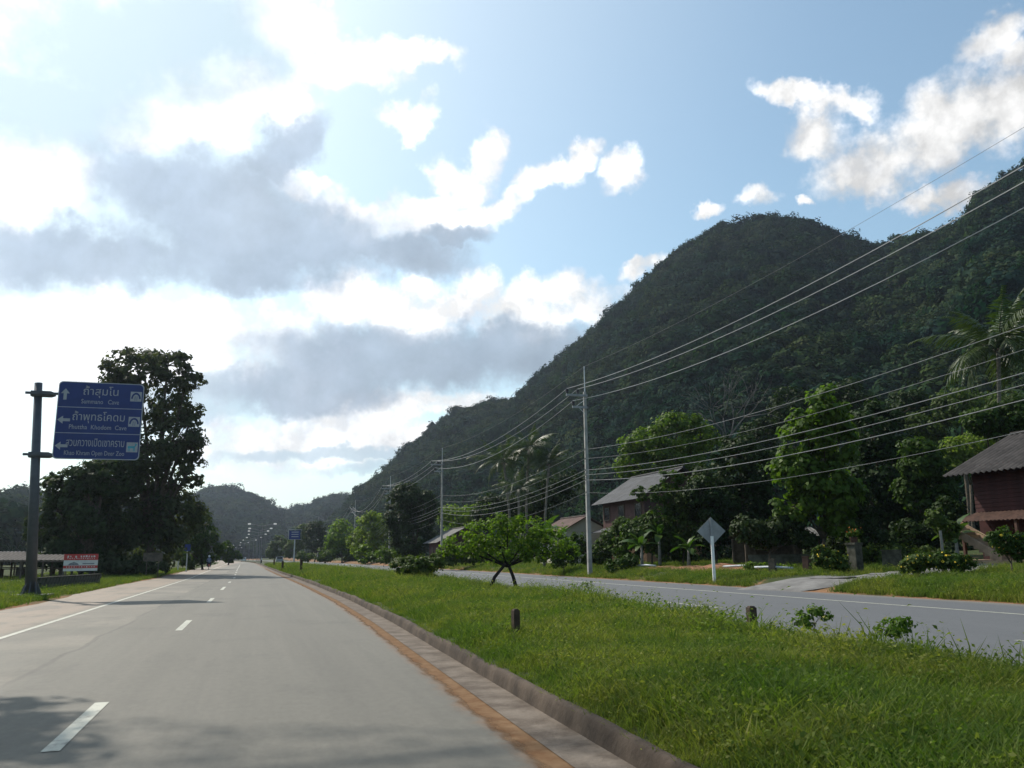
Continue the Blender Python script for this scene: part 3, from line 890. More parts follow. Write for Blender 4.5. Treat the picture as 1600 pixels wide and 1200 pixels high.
ridge_hill('hill', [(300, 775, 1000), (320, 760, 1000), (350, 757, 1000), (385, 766, 990), (410, 775, 980), (425, 786, 975), (440, 803, 970), (460, 830, 960), (500, 868, 960)],
           [(300, 640), (500, 620)], ncol=70, nrow=18, power=.9, amp=4, seed=8, tree=(11, 4), ntree=2400, label='trees covering the far hill beyond the end of the road')
ridge_hill('hill', [(380, 850, 1120), (410, 826, 1110), (440, 803, 1100), (455, 792, 1090), (480, 786, 1080), (505, 775, 1060), (520, 768, 1050), (545, 770, 1040), (600, 760, 1000), (660, 790, 980)],
           [(380, 700), (660, 640)], ncol=80, nrow=18, power=.9, amp=4, seed=12, tree=(11, 4), ntree=2400, label='trees covering the low ridge between the two hills')
ridge_hill('hill', [(-700, 800, 420), (-300, 770, 450), (-60, 780, 480), (0, 776, 500), (30, 768, 510), (60, 770, 520), (110, 775, 540), (180, 790, 600), (260, 775, 760), (300, 768, 820), (330, 790, 860), (360, 830, 900)],
           [(-700, 130), (0, 170), (200, 300), (360, 560)], ncol=120, nrow=24, power=1.0, amp=4, seed=21, tree=(9, 3.5), ntree=5200, label='trees covering the low hill on the left behind the sheds')


# ------------------------------------------------------------------ trees and plants
def tree(label, blobs, w, base_x, leaf='mid', nleaf=7000, size=.30, group=None, cat='tree', name='tree', bark='bark', tr=0.16, depth=0.85, trunks=None, sub=.30, flowers=None, low=0.0, width=.36, base=None):
    """blobs: crown masses (photo x, y, rx, ry) at depth w; they become ellipsoids of metres"""
    rs = np.random.RandomState(abs(hash(label)) % 1000 if False else sum(map(ord, label)) % 9973)
    k = w / FOCAL
    if base is None:
        b = px(base_x, 860, w); base = Vector((b.x, b.y, hz(b.x, b.y) - 0.05))
    t = thing(name, label, cat, base, 0, group)
    bl = []
    for i, q in enumerate(blobs):
        p = px(q[0], q[1], w) - base
        dj = rs.uniform(-.35, .35) * q[2] * k if len(blobs) > 1 else 0
        d = ray(q[0], q[1])
        bl.append((p.x + d.x * dj, p.y + d.y * dj, p.z + d.z * dj, q[2] * k, q[2] * k * depth, q[3] * k))
    P, N, cents = crown_points(bl, nleaf, rs, sub=sub)
    kk = P[:, 2] > 0.05
    P, N = P[kk], N[kk]
    link('crown', leaf_mesh('crown', P, N, size, rs, width), LM[leaf], t)
    mb = MB()
    zc = min(b[2] - b[5] * .6 for b in bl)
    cen = np.mean([b[:3] for b in bl], axis=0)
    roots = trunks if trunks else [(0, 0)]
    fork = max(low, zc * .8, 0.25)
    for (ox, oy) in roots:
        top = Vector((cen[0] * .25 + ox * .1, cen[1] * .25 + oy * .1, fork))
        mid = Vector((ox, oy, 0)).lerp(top, .5) + Vector((rs.normal() * .04 + ox * .2, rs.normal() * .04, 0)) * fork
        mb.tube([(ox, oy, -.1), (ox * .98, oy * .98, fork * .12), mid, top], [tr * 1.35, tr * 1.05, tr * .85, tr * .72], 8)
    for b, cc in zip(bl, cents):
        c = Vector(b[:3]); top = Vector((cen[0] * .25, cen[1] * .25, fork))
        m1 = top.lerp(c, .55) + Vector((rs.normal() * .12, rs.normal() * .12, .12 * (c - top).length * .5))
        rr = tr * .55
        mb.tube([top - Vector((0, 0, .1)), m1, c], [rr, rr * .6, rr * .35], 6)
        for q in cc[: 10]:
            e = Vector(q); mb.tube([c, c.lerp(e, .5) + Vector((rs.normal() * .05, rs.normal() * .05, .05)) * (e - c).length, e], [rr * .32, rr * .2, rr * .07], 4)
    mb.build('trunk', M[bark], t, smooth=True)
    if flowers:
        fm, nf, fs = flowers
        ii = rs.choice(len(P), min(nf, len(P)), replace=False)
        out = P[ii] + unit(N[ii]) * size * .25
        sel = np.argsort(-(out[:, 2]))[: int(nf * .85)]
        o = link('blossoms', leaf_mesh('blossoms', out[sel], N[ii][sel] + np.array([-.3, -.6, .3]), fs, rs, .5), M[fm], t)
        o['kind'] = 'stuff'
    return t


def frond(seed, length=4.2, droop=1.0, npair=26, lw=.55, sag=.55):
    """pinnate palm leaf growing along +X from the origin"""
    rs = np.random.RandomState(seed); mb = MB(); pts = []
    for i in range(11):
        q = i / 10
        pts.append(Vector((length * (q - .18 * droop * q * q), 0, length * (.42 * q - .75 * droop * q * q))))
    mb.tube(pts, [.035 * (1 - .85 * i / 10) for i in range(11)], 4)
    tint = [rs.uniform(.3, .7)] * len(mb.v)
    for i in range(npair):
        q = .14 + .85 * i / npair; f = q * 10; k = min(int(f), 9); p = pts[k].lerp(pts[k + 1], f - k)
        tx = (pts[k + 1] - pts[k]).normalized()
        ll = lw * length * .34 * (math.sin(min(1, q * 1.15 + .1) * math.pi) ** .6 + .25)
        for sd in (-1, 1):
            d = (tx * .55 + Vector((0, sd, 0)) * .8 + Vector((0, 0, -.12 - .25 * rs.uniform()))).normalized()
            e = p + d * ll * rs.uniform(.85, 1.1) + Vector((0, 0, -sag * ll * rs.uniform(.5, 1.2)))
            mdp = p.lerp(e, .5) + Vector((0, 0, sag * ll * .22)); wv = tx * .045 * length / 4
            n0 = len(mb.v)
            mb.add([p - wv * .5, p + wv * .5, mdp + wv, mdp - wv, e], [(0, 1, 2, 3), (3, 2, 4)])
            tint += [rs.uniform()] * 5
    me = mb.mesh('frond')
    at = me.attributes.new('tint', 'FLOAT', 'POINT'); at.data.foreach_set('value', np.array(tint, np.float32))
    return me


FRONDS = [frond(i, 4.2, d) for i, d in enumerate((.35, .7, 1.0, 1.25))]
for f_ in FRONDS: f_.materials.append(LM['palm'])


def palm(label, cx, cyy, w, base_x, scale=1.0, n=20, group=None, tr=.15, seed=0):
    rs = np.random.RandomState(seed)
    b = px(base_x, 860, w); base = Vector((b.x, b.y, hz(b.x, b.y) - .05))
    t = thing('coconut_palm', label, 'palm tree', base, 0, group)
    top = px(cx, cyy, w) - base
    mid = Vector((top.x * .3, top.y * .3, top.z * .5))
    pts = [Vector((0, 0, -.1)), Vector((0, 0, .3)), mid * .55, mid, Vector((top.x * .65, top.y * .65, top.z * .78)), top]
    MB().tube(pts, [tr * 1.6, tr * 1.25, tr, tr * .9, tr * .85, tr * .9], 9).build('trunk', M['palm_bark'], t, smooth=True)
    for i in range(n):
        q = i / (n - 1)
        el = 1.15 - 1.75 * q + rs.normal() * .12
        o = bpy.data.objects.new('frond', FRONDS[min(3, int(q * 3.2 + rs.uniform() * .8))]); C.objects.link(o)
        o.parent = t; o.location = top + Vector((0, 0, .1)); s = scale * rs.uniform(.85, 1.1) * (.8 + .3 * math.sin(q * 3))
        o.scale = (s, s, s); o.rotation_euler = (rs.normal() * .2, -el * .85, i * 2.399 + rs.normal() * .2)
    co = MB()
    for i in range(5):
        a = i * 1.3
        co.tube([top + Vector((.25 * math.cos(a), .25 * math.sin(a), -.12 + .12 * k)) for k in range(3)], [.05, .13, .05], 6)
    if scale > .9: co.build('coconuts', M['wood'], t, smooth=True)
    return t


def banana_leaf(seed, L=1.9, wd=.27):
    rs = np.random.RandomState(seed); P = np.zeros((11, 5, 3))
    for i in range(11):
        q = i / 10; ww = wd * math.sin(min(1, q * .97 + .03) * math.pi) ** .55 * (1 if q > .12 else .25)
        x = L * (q - .12 * q * q); z = L * (.55 * q - .62 * q * q)
        for j, s in enumerate((-1, -.5, 0, .5, 1)):
            P[i, j] = (x, s * ww + rs.normal() * .01, z + abs(s) * ww * .25 * (1 - 1.6 * q) + rs.normal() * .015)
    me = grid_mesh('leaf', P)
    at = me.attributes.new('tint', 'FLOAT', 'POINT'); at.data.foreach_set('value', np.full(55, rs.uniform(), np.float32))
    me.materials.append(LM['banana'])
    return me


BL = [banana_leaf(i) for i in range(4)]


def banana(label, x, w, h, group, seed, sc=1.0, n=8):
    rs = np.random.RandomState(seed)
    b = px(x, 860, w); base = Vector((b.x, b.y, hz(b.x, b.y) - .03))
    t = thing('banana_plant', label, 'plant', base, 0, group)
    MB().tube([(0, 0, 0), (.02, 0, h * .5), (.05, .02, h)], [.13, .10, .06], 8).build('stem', M['palebark'], t, smooth=True)
    for i in range(n):
        o = bpy.data.objects.new('leaf', BL[rs.randint(4)]); C.objects.link(o); o.parent = t
        o.location = (.05, .02, h - .1); q = i / (n - 1); s = sc * rs.uniform(.8, 1.15); o.scale = (s, s, s)
        o.rotation_euler = (rs.normal() * .25, -(1.0 - 1.2 * q), i * 2.4 + rs.normal() * .3)


# left of the road
GL = 'trees on the left of the road'
tree('tall dark tree rising behind the blue direction sign', [(215, 575, 52, 36), (262, 572, 40, 24), (292, 590, 30, 22), (200, 625, 42, 46), (262, 632, 46, 42), (275, 690, 46, 44), (225, 700, 60, 55), (295, 735, 26, 34), (298, 655, 24, 28), (300, 700, 24, 26), (175, 590, 26, 26), (205, 780, 75, 60), (265, 800, 52, 66), (215, 850, 80, 44), (180, 735, 44, 40), (175, 800, 50, 44), (150, 860, 60, 32)], 78, 238, 'veiled_dark', 26000, .42, GL, tr=.45, low=3.2, sub=.27)
tree('broad lower dark tree beside the tall one, spreading left past the signpost', [(100, 765, 36, 32), (135, 745, 34, 22), (150, 790, 55, 50), (92, 800, 28, 26), (120, 845, 50, 40), (60, 830, 24, 30), (165, 745, 40, 30), (95, 865, 40, 26)], 73, 150, 'veiled_dark', 14000, .40, GL, tr=.34, low=2.0)
tree('leafy small tree at the road edge right of the tall tree', [(312, 830, 26, 30), (330, 855, 22, 28), (300, 866, 24, 24)], 112, 318, 'mid', 3200, .5, GL, low=1.0)
tree('furthest low tree on the left verge near the motorcyclist', [(352, 862, 15, 16), (366, 868, 12, 11)], 175, 358, 'mid', 1500, .7, GL, low=.6)
tree('bushy scrub at the foot of the tall tree', [(190, 884, 40, 16), (150, 880, 26, 16), (240, 888, 32, 10)], 72, 190, 'veiled_dark', 2600, .34, GL, cat='bush', name='bush', tr=.06)

# median
tree('small umbrella shaped tree with crossed dark stems on the median', [(722, 850, 38, 20), (765, 832, 40, 24), (792, 814, 34, 15), (820, 832, 44, 24), (862, 846, 40, 24), (790, 858, 60, 18), (888, 862, 22, 14), (700, 862, 18, 12), (840, 868, 36, 12)], 32, 790, 'lime', 5600, .125, 'growth on the median', bark='darkbark', tr=.075, base=Vector((9.0, 30.7, 0.2)), trunks=[(-.62, -.05), (.42, .1)], low=.95, sub=.30)
tree('low dark green bush on the median beside the umbrella tree', [(650, 888, 34, 18), (672, 878, 24, 14), (630, 882, 18, 12)], 42, 655, 'mid', 2600, .17, 'growth on the median', cat='bush', name='bush', tr=.03, base=Vector((8.0, 42.6, .2)), low=.15)
for i, (x, y, w, hgt, lab) in enumerate([(905, 938, 25, .75, 'spindly weed sapling on the median right of the crossed stem tree'), (1085, 975, 16.6, .50, 'leafy weed sapling by the second median stub post'), (1272, 985, 12.9, .50, 'tall leafy weed at the far edge of the median'), (1400, 1000, 11.6, .42, 'rightmost leafy weed at the far edge of the median')]):
    k = FOCAL / w
    b = px(x, y, w); b.z = .22
    tree(lab, [(x, y - hgt * k * .45, 20 + 4 * i, hgt * k * .30), (x + 14, y - hgt * k * .62, 10, hgt * k * .16), (x - 12, y - hgt * k * .25, 26, hgt * k * .2)], w, x, 'bright', 480, .062, 'weed saplings on the median', cat='weed', name='weed_plant', tr=.008, base=b, low=.1)

# right of the road, from the far end to the near
GR = 'trees on the right of the road'
R = [
    ('furthest small tree right of the road by the lamp row', [(437, 855, 16, 18), (425, 864, 12, 10)], 300, 437, 'mid', 1800, 1.0, .2),
    ('pale green tree behind the small blue sign', [(470, 840, 14, 24), (455, 858, 12, 16)], 285, 470, 'mid', 2200, .9, .2),
    ('dark tree with a domed top beyond the far utility poles', [(492, 838, 18, 26), (508, 850, 14, 20)], 240, 492, 'dark', 3000, .75, .2),
    ('yellow green tree behind the fourth utility pole', [(535, 835, 24, 26), (520, 856, 18, 18), (550, 850, 18, 20)], 190, 535, 'lime', 4000, .6, .2),
    ('light green spreading tree just left of the domed dark tree', [(580, 822, 26, 22), (598, 845, 24, 26), (566, 850, 26, 22)], 150, 585, 'lime', 5000, .48, .2),
    ('domed dark green tree behind the third utility pole', [(642, 778, 34, 28), (628, 805, 28, 34), (662, 800, 26, 34), (645, 840, 38, 28)], 116, 648, 'dark', 9000, .42, .3),
    ('light green thicket left of the palms', [(712, 805, 34, 16), (745, 800, 28, 16), (725, 825, 40, 14)], 125, 725, 'lime', 4500, .42, .15),
    ('dark fill tree under the coconut palms', [(770, 800, 34, 30), (850, 770, 34, 30), (890, 755, 24, 26), (820, 800, 46, 30)], 100, 825, 'dark', 9000, .36, .25),
    ('olive green tree behind the two storey house', [(1012, 692, 44, 28), (1058, 664, 42, 22), (985, 722, 30, 26), (1095, 684, 36, 24), (1060, 715, 50, 30), (1010, 742, 26, 14)], 84, 1050, 'bright', 11000, .34, .25),
    ('leafy small tree in front of the orange wall', [(1005, 836, 36, 30), (1032, 815, 34, 26), (975, 858, 30, 22), (1040, 850, 26, 20), (1032, 772, 24, 16), (1000, 772, 16, 12), (1050, 748, 22, 16)], 57, 1018, 'mid', 6500, .24, .07),
    ('slim stemmed tree hiding the house gable', [(1070, 790, 32, 28), (1090, 815, 34, 36), (1050, 838, 38, 26), (1092, 770, 26, 26)], 57, 1066, 'mid', 7500, .25, .07),
    ('tall dark tree with a bare trunk behind the diamond sign', [(1150, 710, 48, 28), (1195, 745, 44, 44), (1118, 752, 44, 44), (1160, 790, 56, 40), (1120, 805, 34, 26), (1195, 805, 34, 30)], 58, 1159, 'dark', 12000, .28, .24),
    ('bright large leaved tree beside the open shed', [(1288, 636, 36, 34), (1262, 680, 42, 42), (1310, 690, 34, 46), (1245, 735, 42, 44), (1295, 760, 48, 46), (1240, 790, 34, 26), (1310, 810, 34, 30)], 46, 1288, 'bright', 9000, .33, .12),
    ('very dark dense tree in the middle of the grove', [(1365, 670, 46, 50), (1395, 735, 58, 60), (1350, 770, 46, 50), (1385, 810, 64, 36), (1430, 790, 46, 44)], 60, 1385, 'dark', 14000, .30, .3),
    ('green tree left of the maroon house', [(1440, 720, 38, 38), (1462, 768, 32, 42), (1425, 770, 30, 30), (1478, 740, 22, 26)], 54, 1448, 'mid', 7000, .27, .16),
    ('sunlit pale tree above the maroon house roof', [(1500, 700, 34, 20), (1545, 690, 40, 18), (1525, 720, 50, 20)], 88, 1525, 'lime', 6000, .36, .2),
    ('dark tree filling behind the tall coconut palm', [(1500, 640, 44, 34), (1570, 640, 46, 30), (1450, 665, 36, 28)], 100, 1520, 'mid', 9000, .40, .3),
    ('dark background tree between the grove and the mountain', [(1235, 640, 40, 34), (1190, 680, 34, 30), (1330, 630, 40, 36), (1420, 640, 40, 34)], 105, 1300, 'dark', 12000, .42, .3),
    ('green tree in front of the tall coconut palm trunk', [(1535, 655, 34, 22), (1585, 648, 30, 24), (1560, 672, 36, 16)], 56, 1560, 'mid', 5200, .26, .12),
    ('thin sapling tree in front of the maroon house stairs', [(1462, 808, 18, 14), (1482, 826, 20, 16)], 34, 1470, 'mid', 1500, .17, .045),
]
for (lab, bl, w, bx_, lf, nl, sz, tr_) in R:
    tree(lab, bl, w, bx_, lf, nl, sz, GR, tr=tr_, low=1.2)
for (lab, bl, w, bx_, lf, nl, sz, tr_) in [
    ('dark leafy tree hanging over the open shed roof', [(1195, 838, 34, 20), (1225, 826, 34, 22), (1170, 828, 30, 22), (1255, 842, 26, 18)], 46, 1200, 'dark', 6000, .2, .09),
    ('shaded tree between the diamond sign and the two storey house', [(1120, 790, 36, 30), (1095, 770, 30, 26), (1140, 822, 34, 28), (1108, 840, 30, 24)], 55, 1118, 'dark', 7000, .22, .08),
    ('dark tree behind the gate pillar', [(1335, 820, 30, 30), (1360, 845, 34, 26), (1330, 780, 28, 30), (1310, 850, 22, 18)], 47, 1345, 'dark', 6500, .2, .09),
    ('shadowy tree in the gap left of the maroon house', [(1455, 835, 30, 26), (1420, 840, 34, 28), (1480, 800, 26, 28), (1400, 850, 30, 20)], 50, 1440, 'dark', 6500, .22, .1),
    ('small leafy tree before the corner of the two storey house', [(960, 845, 24, 24), (980, 826, 24, 20), (940, 862, 20, 16)], 60, 975, 'mid', 4200, .2, .06)]:
    tree(lab, bl, w, bx_, lf, nl, sz, GR, tr=tr_, low=1.0)
GB = 'bushes by the right verge'
Bq = [('yellow flowering bush beside the gate pillar', [(1292, 872, 24, 16), (1312, 880, 20, 14), (1282, 862, 14, 12)], 37, 1300, 'mid', 2600, .13, ('yellow', 90, .085)),
      ('left yellow flowering bush by the drive', [(1440, 878, 30, 15), (1422, 888, 18, 12)], 31, 1440, 'mid', 2600, .12, ('yellow', 90, .085)),
      ('right yellow flowering bush by the drive', [(1495, 880, 30, 14), (1475, 872, 18, 12)], 31, 1495, 'mid', 2600, .12, ('yellow', 60, .10)),
      ('clipped round shrub tree at the right edge of the drive', [(1572, 846, 28, 22), (1592, 856, 24, 22), (1555, 842, 18, 12)], 31, 1578, 'mid', 3600, .12, ('yellow', 50, .11)),
      ('low green bush at the foot of the nearest utility pole', [(965, 884, 22, 14), (985, 878, 16, 12)], 51, 970, 'mid', 2000, .16, None),
      ('dense bush left of the nearest utility pole', [(880, 866, 28, 20), (900, 850, 20, 18), (860, 874, 20, 14)], 58, 880, 'mid', 2600, .2, None),
      ('hedge like scrub behind the umbrella tree', [(740, 862, 36, 18), (700, 868, 30, 14), (790, 866, 30, 16)], 85, 740, 'mid', 3600, .3, None),
      ('light scrub along the verge by the third utility pole', [(600, 868, 26, 12), (640, 870, 24, 12), (570, 866, 20, 14)], 118, 600, 'bright', 2600, .4, None),
      ('scrub along the verge below the far utility poles', [(510, 868, 22, 10), (545, 866, 20, 12), (475, 870, 16, 8)], 190, 510, 'mid', 2200, .6, None),
      ('low weeds beside the open shed', [(1225, 890, 26, 8), (1180, 886, 20, 8)], 42, 1210, 'bright', 1400, .13, None),
      ('dark undergrowth below the grove', [(1400, 868, 50, 14), (1345, 862, 26, 18), (1460, 866, 30, 14)], 46, 1400, 'mid', 4200, .18, None)]
for (lab, bl, w, bx_, lf, nl, sz, fl) in Bq:
    tree(lab, bl, w, bx_, lf, nl, sz, GB, cat='bush', name='bush', tr=.04, flowers=fl, low=.2)

for (x, y, w, wd, hh, lf, lab) in ((1130, 868, 66, 46, 12, 'dark', 'low undergrowth behind the red soil heap'), (1060, 866, 63, 34, 14, 'mid', 'low undergrowth left of the diamond sign'), (1190, 862, 72, 50, 14, 'dark', 'dark undergrowth far behind the open shed'), (1300, 862, 62, 46, 14, 'dark', 'dark undergrowth behind the gate pillar'), (1370, 856, 78, 60, 14, 'mid', 'lighter undergrowth deep in the grove'), (1450, 862, 58, 40, 12, 'mid', 'undergrowth beyond the drive left of the maroon house'), (1500, 850, 75, 40, 18, 'dark', 'dark undergrowth behind the maroon house stairs'), (930, 872, 64, 22, 12, 'mid', 'small bush at the foot of the orange wall')):
    tree(lab, [(x, y, wd * .6, hh), (x - wd * .55, y + 3, wd * .5, hh * .8), (x + wd * .55, y + 2, wd * .5, hh * .85)], w, x, lf, 3000, .22, GB, cat='bush', name='bush', tr=.04, low=.15)

GP = 'coconut palms'
palm('tall coconut palm high on the right above the maroon house', 1560, 548, 58, 1578, 1.30, 30, GP, seed=1)
palm('leftmost coconut palm of the cluster', 787, 724, 95, 800, 1.0, 20, GP, seed=2)
palm('topmost coconut palm of the cluster', 826, 702, 97, 822, 1.0, 20, GP, seed=3)
palm('rightmost coconut palm of the cluster', 858, 726, 96, 850, .95, 20, GP, seed=4)
palm('lowest young coconut palm in front of the cluster', 810, 765, 90, 812, .85, 16, GP, seed=5)
GBn = 'banana plants'
banana('banana plant left of the nearest utility pole', 850, 66, 2.6, GBn, 1, 1.1)
banana('banana plant by the small tiled house', 872, 62, 2.2, GBn, 2, 1.0)
banana('banana plant before the orange house wall', 1030, 55, 2.2, GBn, 3, .85)
banana('banana plant with one bright upright leaf', 1002, 54, 1.6, GBn, 4, .75)
banana('small banana plant on the red soil', 1075, 52, 1.3, GBn, 5, .8)
banana('banana plant left of the maroon house stairs', 1495, 42, 1.5, GBn, 6, .8)

# bare tree against the mountain
bt = px(1136, 860, 92); bt = Vector((bt.x, bt.y, hz(bt.x, bt.y)))
t = thing('bare_tree', 'leafless grey tree with forked branches above the dark tree', 'tree', bt, 0, GR)
mb = MB(); rs_ = np.random.RandomState(5)
fk = px(1136, 690, 92) - bt
mb.tube([(0, 0, -.1), fk * .5, fk], [.25, .2, .16], 8)
def grow(p, d, L, r, n):
    e = p + d * L; m_ = p.lerp(e, .5) + Vector(rs_.normal(size=3)) * L * .06
    mb.tube([p, m_, e], [r, r * .8, r * .6], 5)
    if n:
        for _ in range(3 if n > 2 else 2):
            q = (d + Vector(rs_.normal(size=3)) * .42 + Vector((0, 0, .12))).normalized(); grow(e, q, L * rs_.uniform(.6, .85), r * .58, n - 1)
for (x, y) in ((1112, 652), (1128, 640), (1150, 645), (1172, 640)):
    e = px(x, y, 92) - bt; grow(fk, (e - fk).normalized(), (e - fk).length * .75, .11, 4)
mb.build('trunk', M['greybark'], t, smooth=True)


# ------------------------------------------------------------------ the direction sign
def text_mesh(body, size, align='CENTER', ex=.004, width=None):
    cu = bpy.data.curves.new('lettering', 'FONT'); cu.body = body; cu.size = size; cu.extrude = ex
    cu.align_x = align; cu.align_y = 'CENTER'; cu.resolution_u = 3
    o = bpy.data.objects.new('lettering', cu); C.objects.link(o)
    dg = bpy.context.evaluated_depsgraph_get()
    me = bpy.data.meshes.new_from_object(o.evaluated_get(dg))
    bpy.data.objects.remove(o); bpy.data.curves.remove(cu)
    n = len(me.vertices)
    if n:
        co = np.empty(n * 3, np.float32); me.vertices.foreach_get('co', co); co = co.reshape(-1, 3)
        if width:
            w0 = co[:, 0].max() - co[:, 0].min(); co[:, 0] = (co[:, 0] - (co[:, 0].max() + co[:, 0].min()) / 2) * (width / w0)
        me.vertices.foreach_set('co', np.stack([co[:, 0], -co[:, 2], co[:, 1]], -1).reshape(-1))
    me.update()
    return me


SB = Vector((-8.58, 38.46, hz(-8.58, 38.46)))
sg = thing('direction_sign', 'blue overhanging road sign with Thai lettering and arrows on a tall grey post', 'road sign', SB)
tilt = -0.50 / 8.7
MB().tube([(0, 0, 0), (tilt * 4.4, 0, 4.4), (tilt * 8.75, 0, 8.75)], [.215, .18, .15], 12).build('post', M['grey_metal'], sg, smooth=True)
fb_ = MB(); fb_.box((0, 0, .03), (.9, .9, .06))
for a in range(8):
    q = a * math.pi / 4
    fb_.add([(.2 * math.cos(q), .2 * math.sin(q), .06), (.42 * math.cos(q), .42 * math.sin(q), .06), (.2 * math.cos(q), .2 * math.sin(q), .62), (.2 * math.cos(q) - .03 * math.sin(q), .2 * math.sin(q) + .03 * math.cos(q), .06), (.42 * math.cos(q) - .03 * math.sin(q), .42 * math.sin(q) + .03 * math.cos(q), .06), (.2 * math.cos(q) - .03 * math.sin(q), .2 * math.sin(q) + .03 * math.cos(q), .62)], [(0, 1, 2), (5, 4, 3), (0, 3, 4, 1), (1, 4, 5, 2)])
fb_.build('base_plate', M['grey_metal'], sg)
MB().box((0, 0, -.02), (1.5, 1.2, .3)).build('footing', M['dark_concrete'], sg)
x0p, x1p, z0p, z1p = 0.34, 3.64, 5.55, 8.82
rotp = 0.0
pb = MB(); rad = .16; outl = []
for cxx, czz, a0 in ((x1p - rad, z1p - rad, 0), (x0p + rad, z1p - rad, 90), (x0p + rad, z0p + rad, 180), (x1p - rad, z0p + rad, 270)):
    for k in range(5):
        a = D2R(a0 + 22.5 * k); outl.append((cxx + rad * math.cos(a), czz + rad * math.sin(a)))
pb.prism(outl[::-1], -.30, -.27)
pb.build('panel', M['blue'], sg)
bd = MB(); bw = .035
ins = [(x + (bw if x < 2 else -bw) , z + (bw if z < 7 else -bw)) for x, z in outl]
n = len(outl)
ol = [(x, -.303, z) for x, z in outl]; il = [(x, -.303, z) for x, z in ins]
bd.add(ol + il, [(i, (i + 1) % n, n + (i + 1) % n, n + i) for i in range(n)])
h3 = (z1p - z0p) / 3
for k in (1, 2): bd.add([(x0p + bw, -.303, z0p + h3 * k - .014), (x1p - bw, -.303, z0p + h3 * k - .014), (x1p - bw, -.303, z0p + h3 * k + .014), (x0p + bw, -.303, z0p + h3 * k + .014)], [(0, 1, 2, 3)])
bd.build('border', M['signwhite'], sg)
arm = MB()
for zz in (8.28, 5.72):
    xo = tilt * zz
    for yy in (-.24,):
        arm = MB(); arm.box(((xo - .42 + x1p - .3) / 2, yy, zz), (x1p - .3 - (xo - .42), .06, .10))
        arm.build('arm', M['grey_metal'], sg)
    fl = MB(); fl.prism([(xo - .24, zz - .11), (xo + .50, zz - .11), (xo + .66, zz - .05), (xo + .66, zz + .05), (xo + .50, zz + .11), (xo - .24, zz + .11)], -.20, .12)
    fl.build('clamp', M['grey_metal'], sg)
rows = [('ถ้ำสุมโน', 'Summano   Cave', 'up', 1.35, 1.45), ('ถ้ำพุทธโคดม', 'Phuttha  Khodom  Cave', 'left', 2.0, 2.2), ('สวนกวางเปิดเขาคราม', 'Khao Khram Open Deer Zoo', 'left', 2.22, 2.28)]
for k, (th_, en, ar, w1, w2) in enumerate(rows):
    zc = z1p - h3 * (k + .5)
    cx_ = (x0p + .35 + x1p - .6) / 2 + (.10 if k < 2 else .05)
    a = link('lettering', text_mesh(th_, .46, width=w1), M['signwhite'], sg); a.location = (cx_, -.303, zc + .14)
    a = link('lettering', text_mesh(en, .27, width=w2), M['signwhite'], sg); a.location = (cx_, -.303, zc - .29)
    shp = [(-.24, 0), (-.03, .17), (-.03, .06), (.24, .06), (.24, -.06), (-.03, -.06), (-.03, -.17)]
    if ar == 'up': shp = [(-z, -x) for x, z in shp]
    acx, acz = (x0p + .27, zc + .0) if ar == 'up' else (x0p + .30, zc)
    MB().prism([(acx + x, acz + z) for x, z in shp], -.3035, -.299).build('arrow', M['signwhite'], sg)
    icx, icz = x1p - .30, zc
    MB().box((icx, -.302, icz), (.44, .006, .42)).build('symbol_plate', M['signwhite'], sg)
    ic = MB()
    if k < 2:
        o_, i_ = [], []
        for j in range(13):
            q = math.pi * j / 12; o_.append((icx + .19 * math.cos(q), icz - .10 + .27 * math.sin(q))); i_.append((icx + .125 * math.cos(q), icz - .10 + .19 * math.sin(q)))
        ic.add([(x, -.3065, z) for x, z in o_] + [(x, -.3065, z) for x, z in i_], [(j, j + 1, 13 + j + 1, 13 + j) for j in range(12)])
        for s_ in (-.045, .03): ic.add([(icx + s_, -.3065, icz - .17), (icx + s_ + .02, -.3065, icz - .17), (icx + s_ + .02, -.3065, icz + .02), (icx + s_, -.3065, icz + .02)], [(0, 1, 2, 3)])
        ic.build('symbol', M['blue'], sg)
    else:
        def qd(pts_): ic.add([(icx + x, -.3065, icz + z) for x, z in pts_], [tuple(range(len(pts_)))])
        qd([(-.17, -.04), (.10, -.04), (.12, .05), (-.16, .05)]); qd([(.08, .02), (.13, .02), (.17, .13), (.12, .13)]); qd([(.10, .10), (.20, .09), (.19, .13), (.12, .15)])
        for s_ in (-.15, -.10, .05, .09): qd([(s_, -.17), (s_ + .022, -.17), (s_ + .026, -.03), (s_ - .004, -.03)])
        qd([(.12, .14), (.14, .14), (.10, .20), (.08, .20)])
        ic.build('symbol', M['teal'], sg)

# ------------------------------------------------------------------ utility poles and wires
def poleloc(x, w):
    p = px(x, 870, w); return Vector((p.x, p.y, hz(p.x, p.y)))


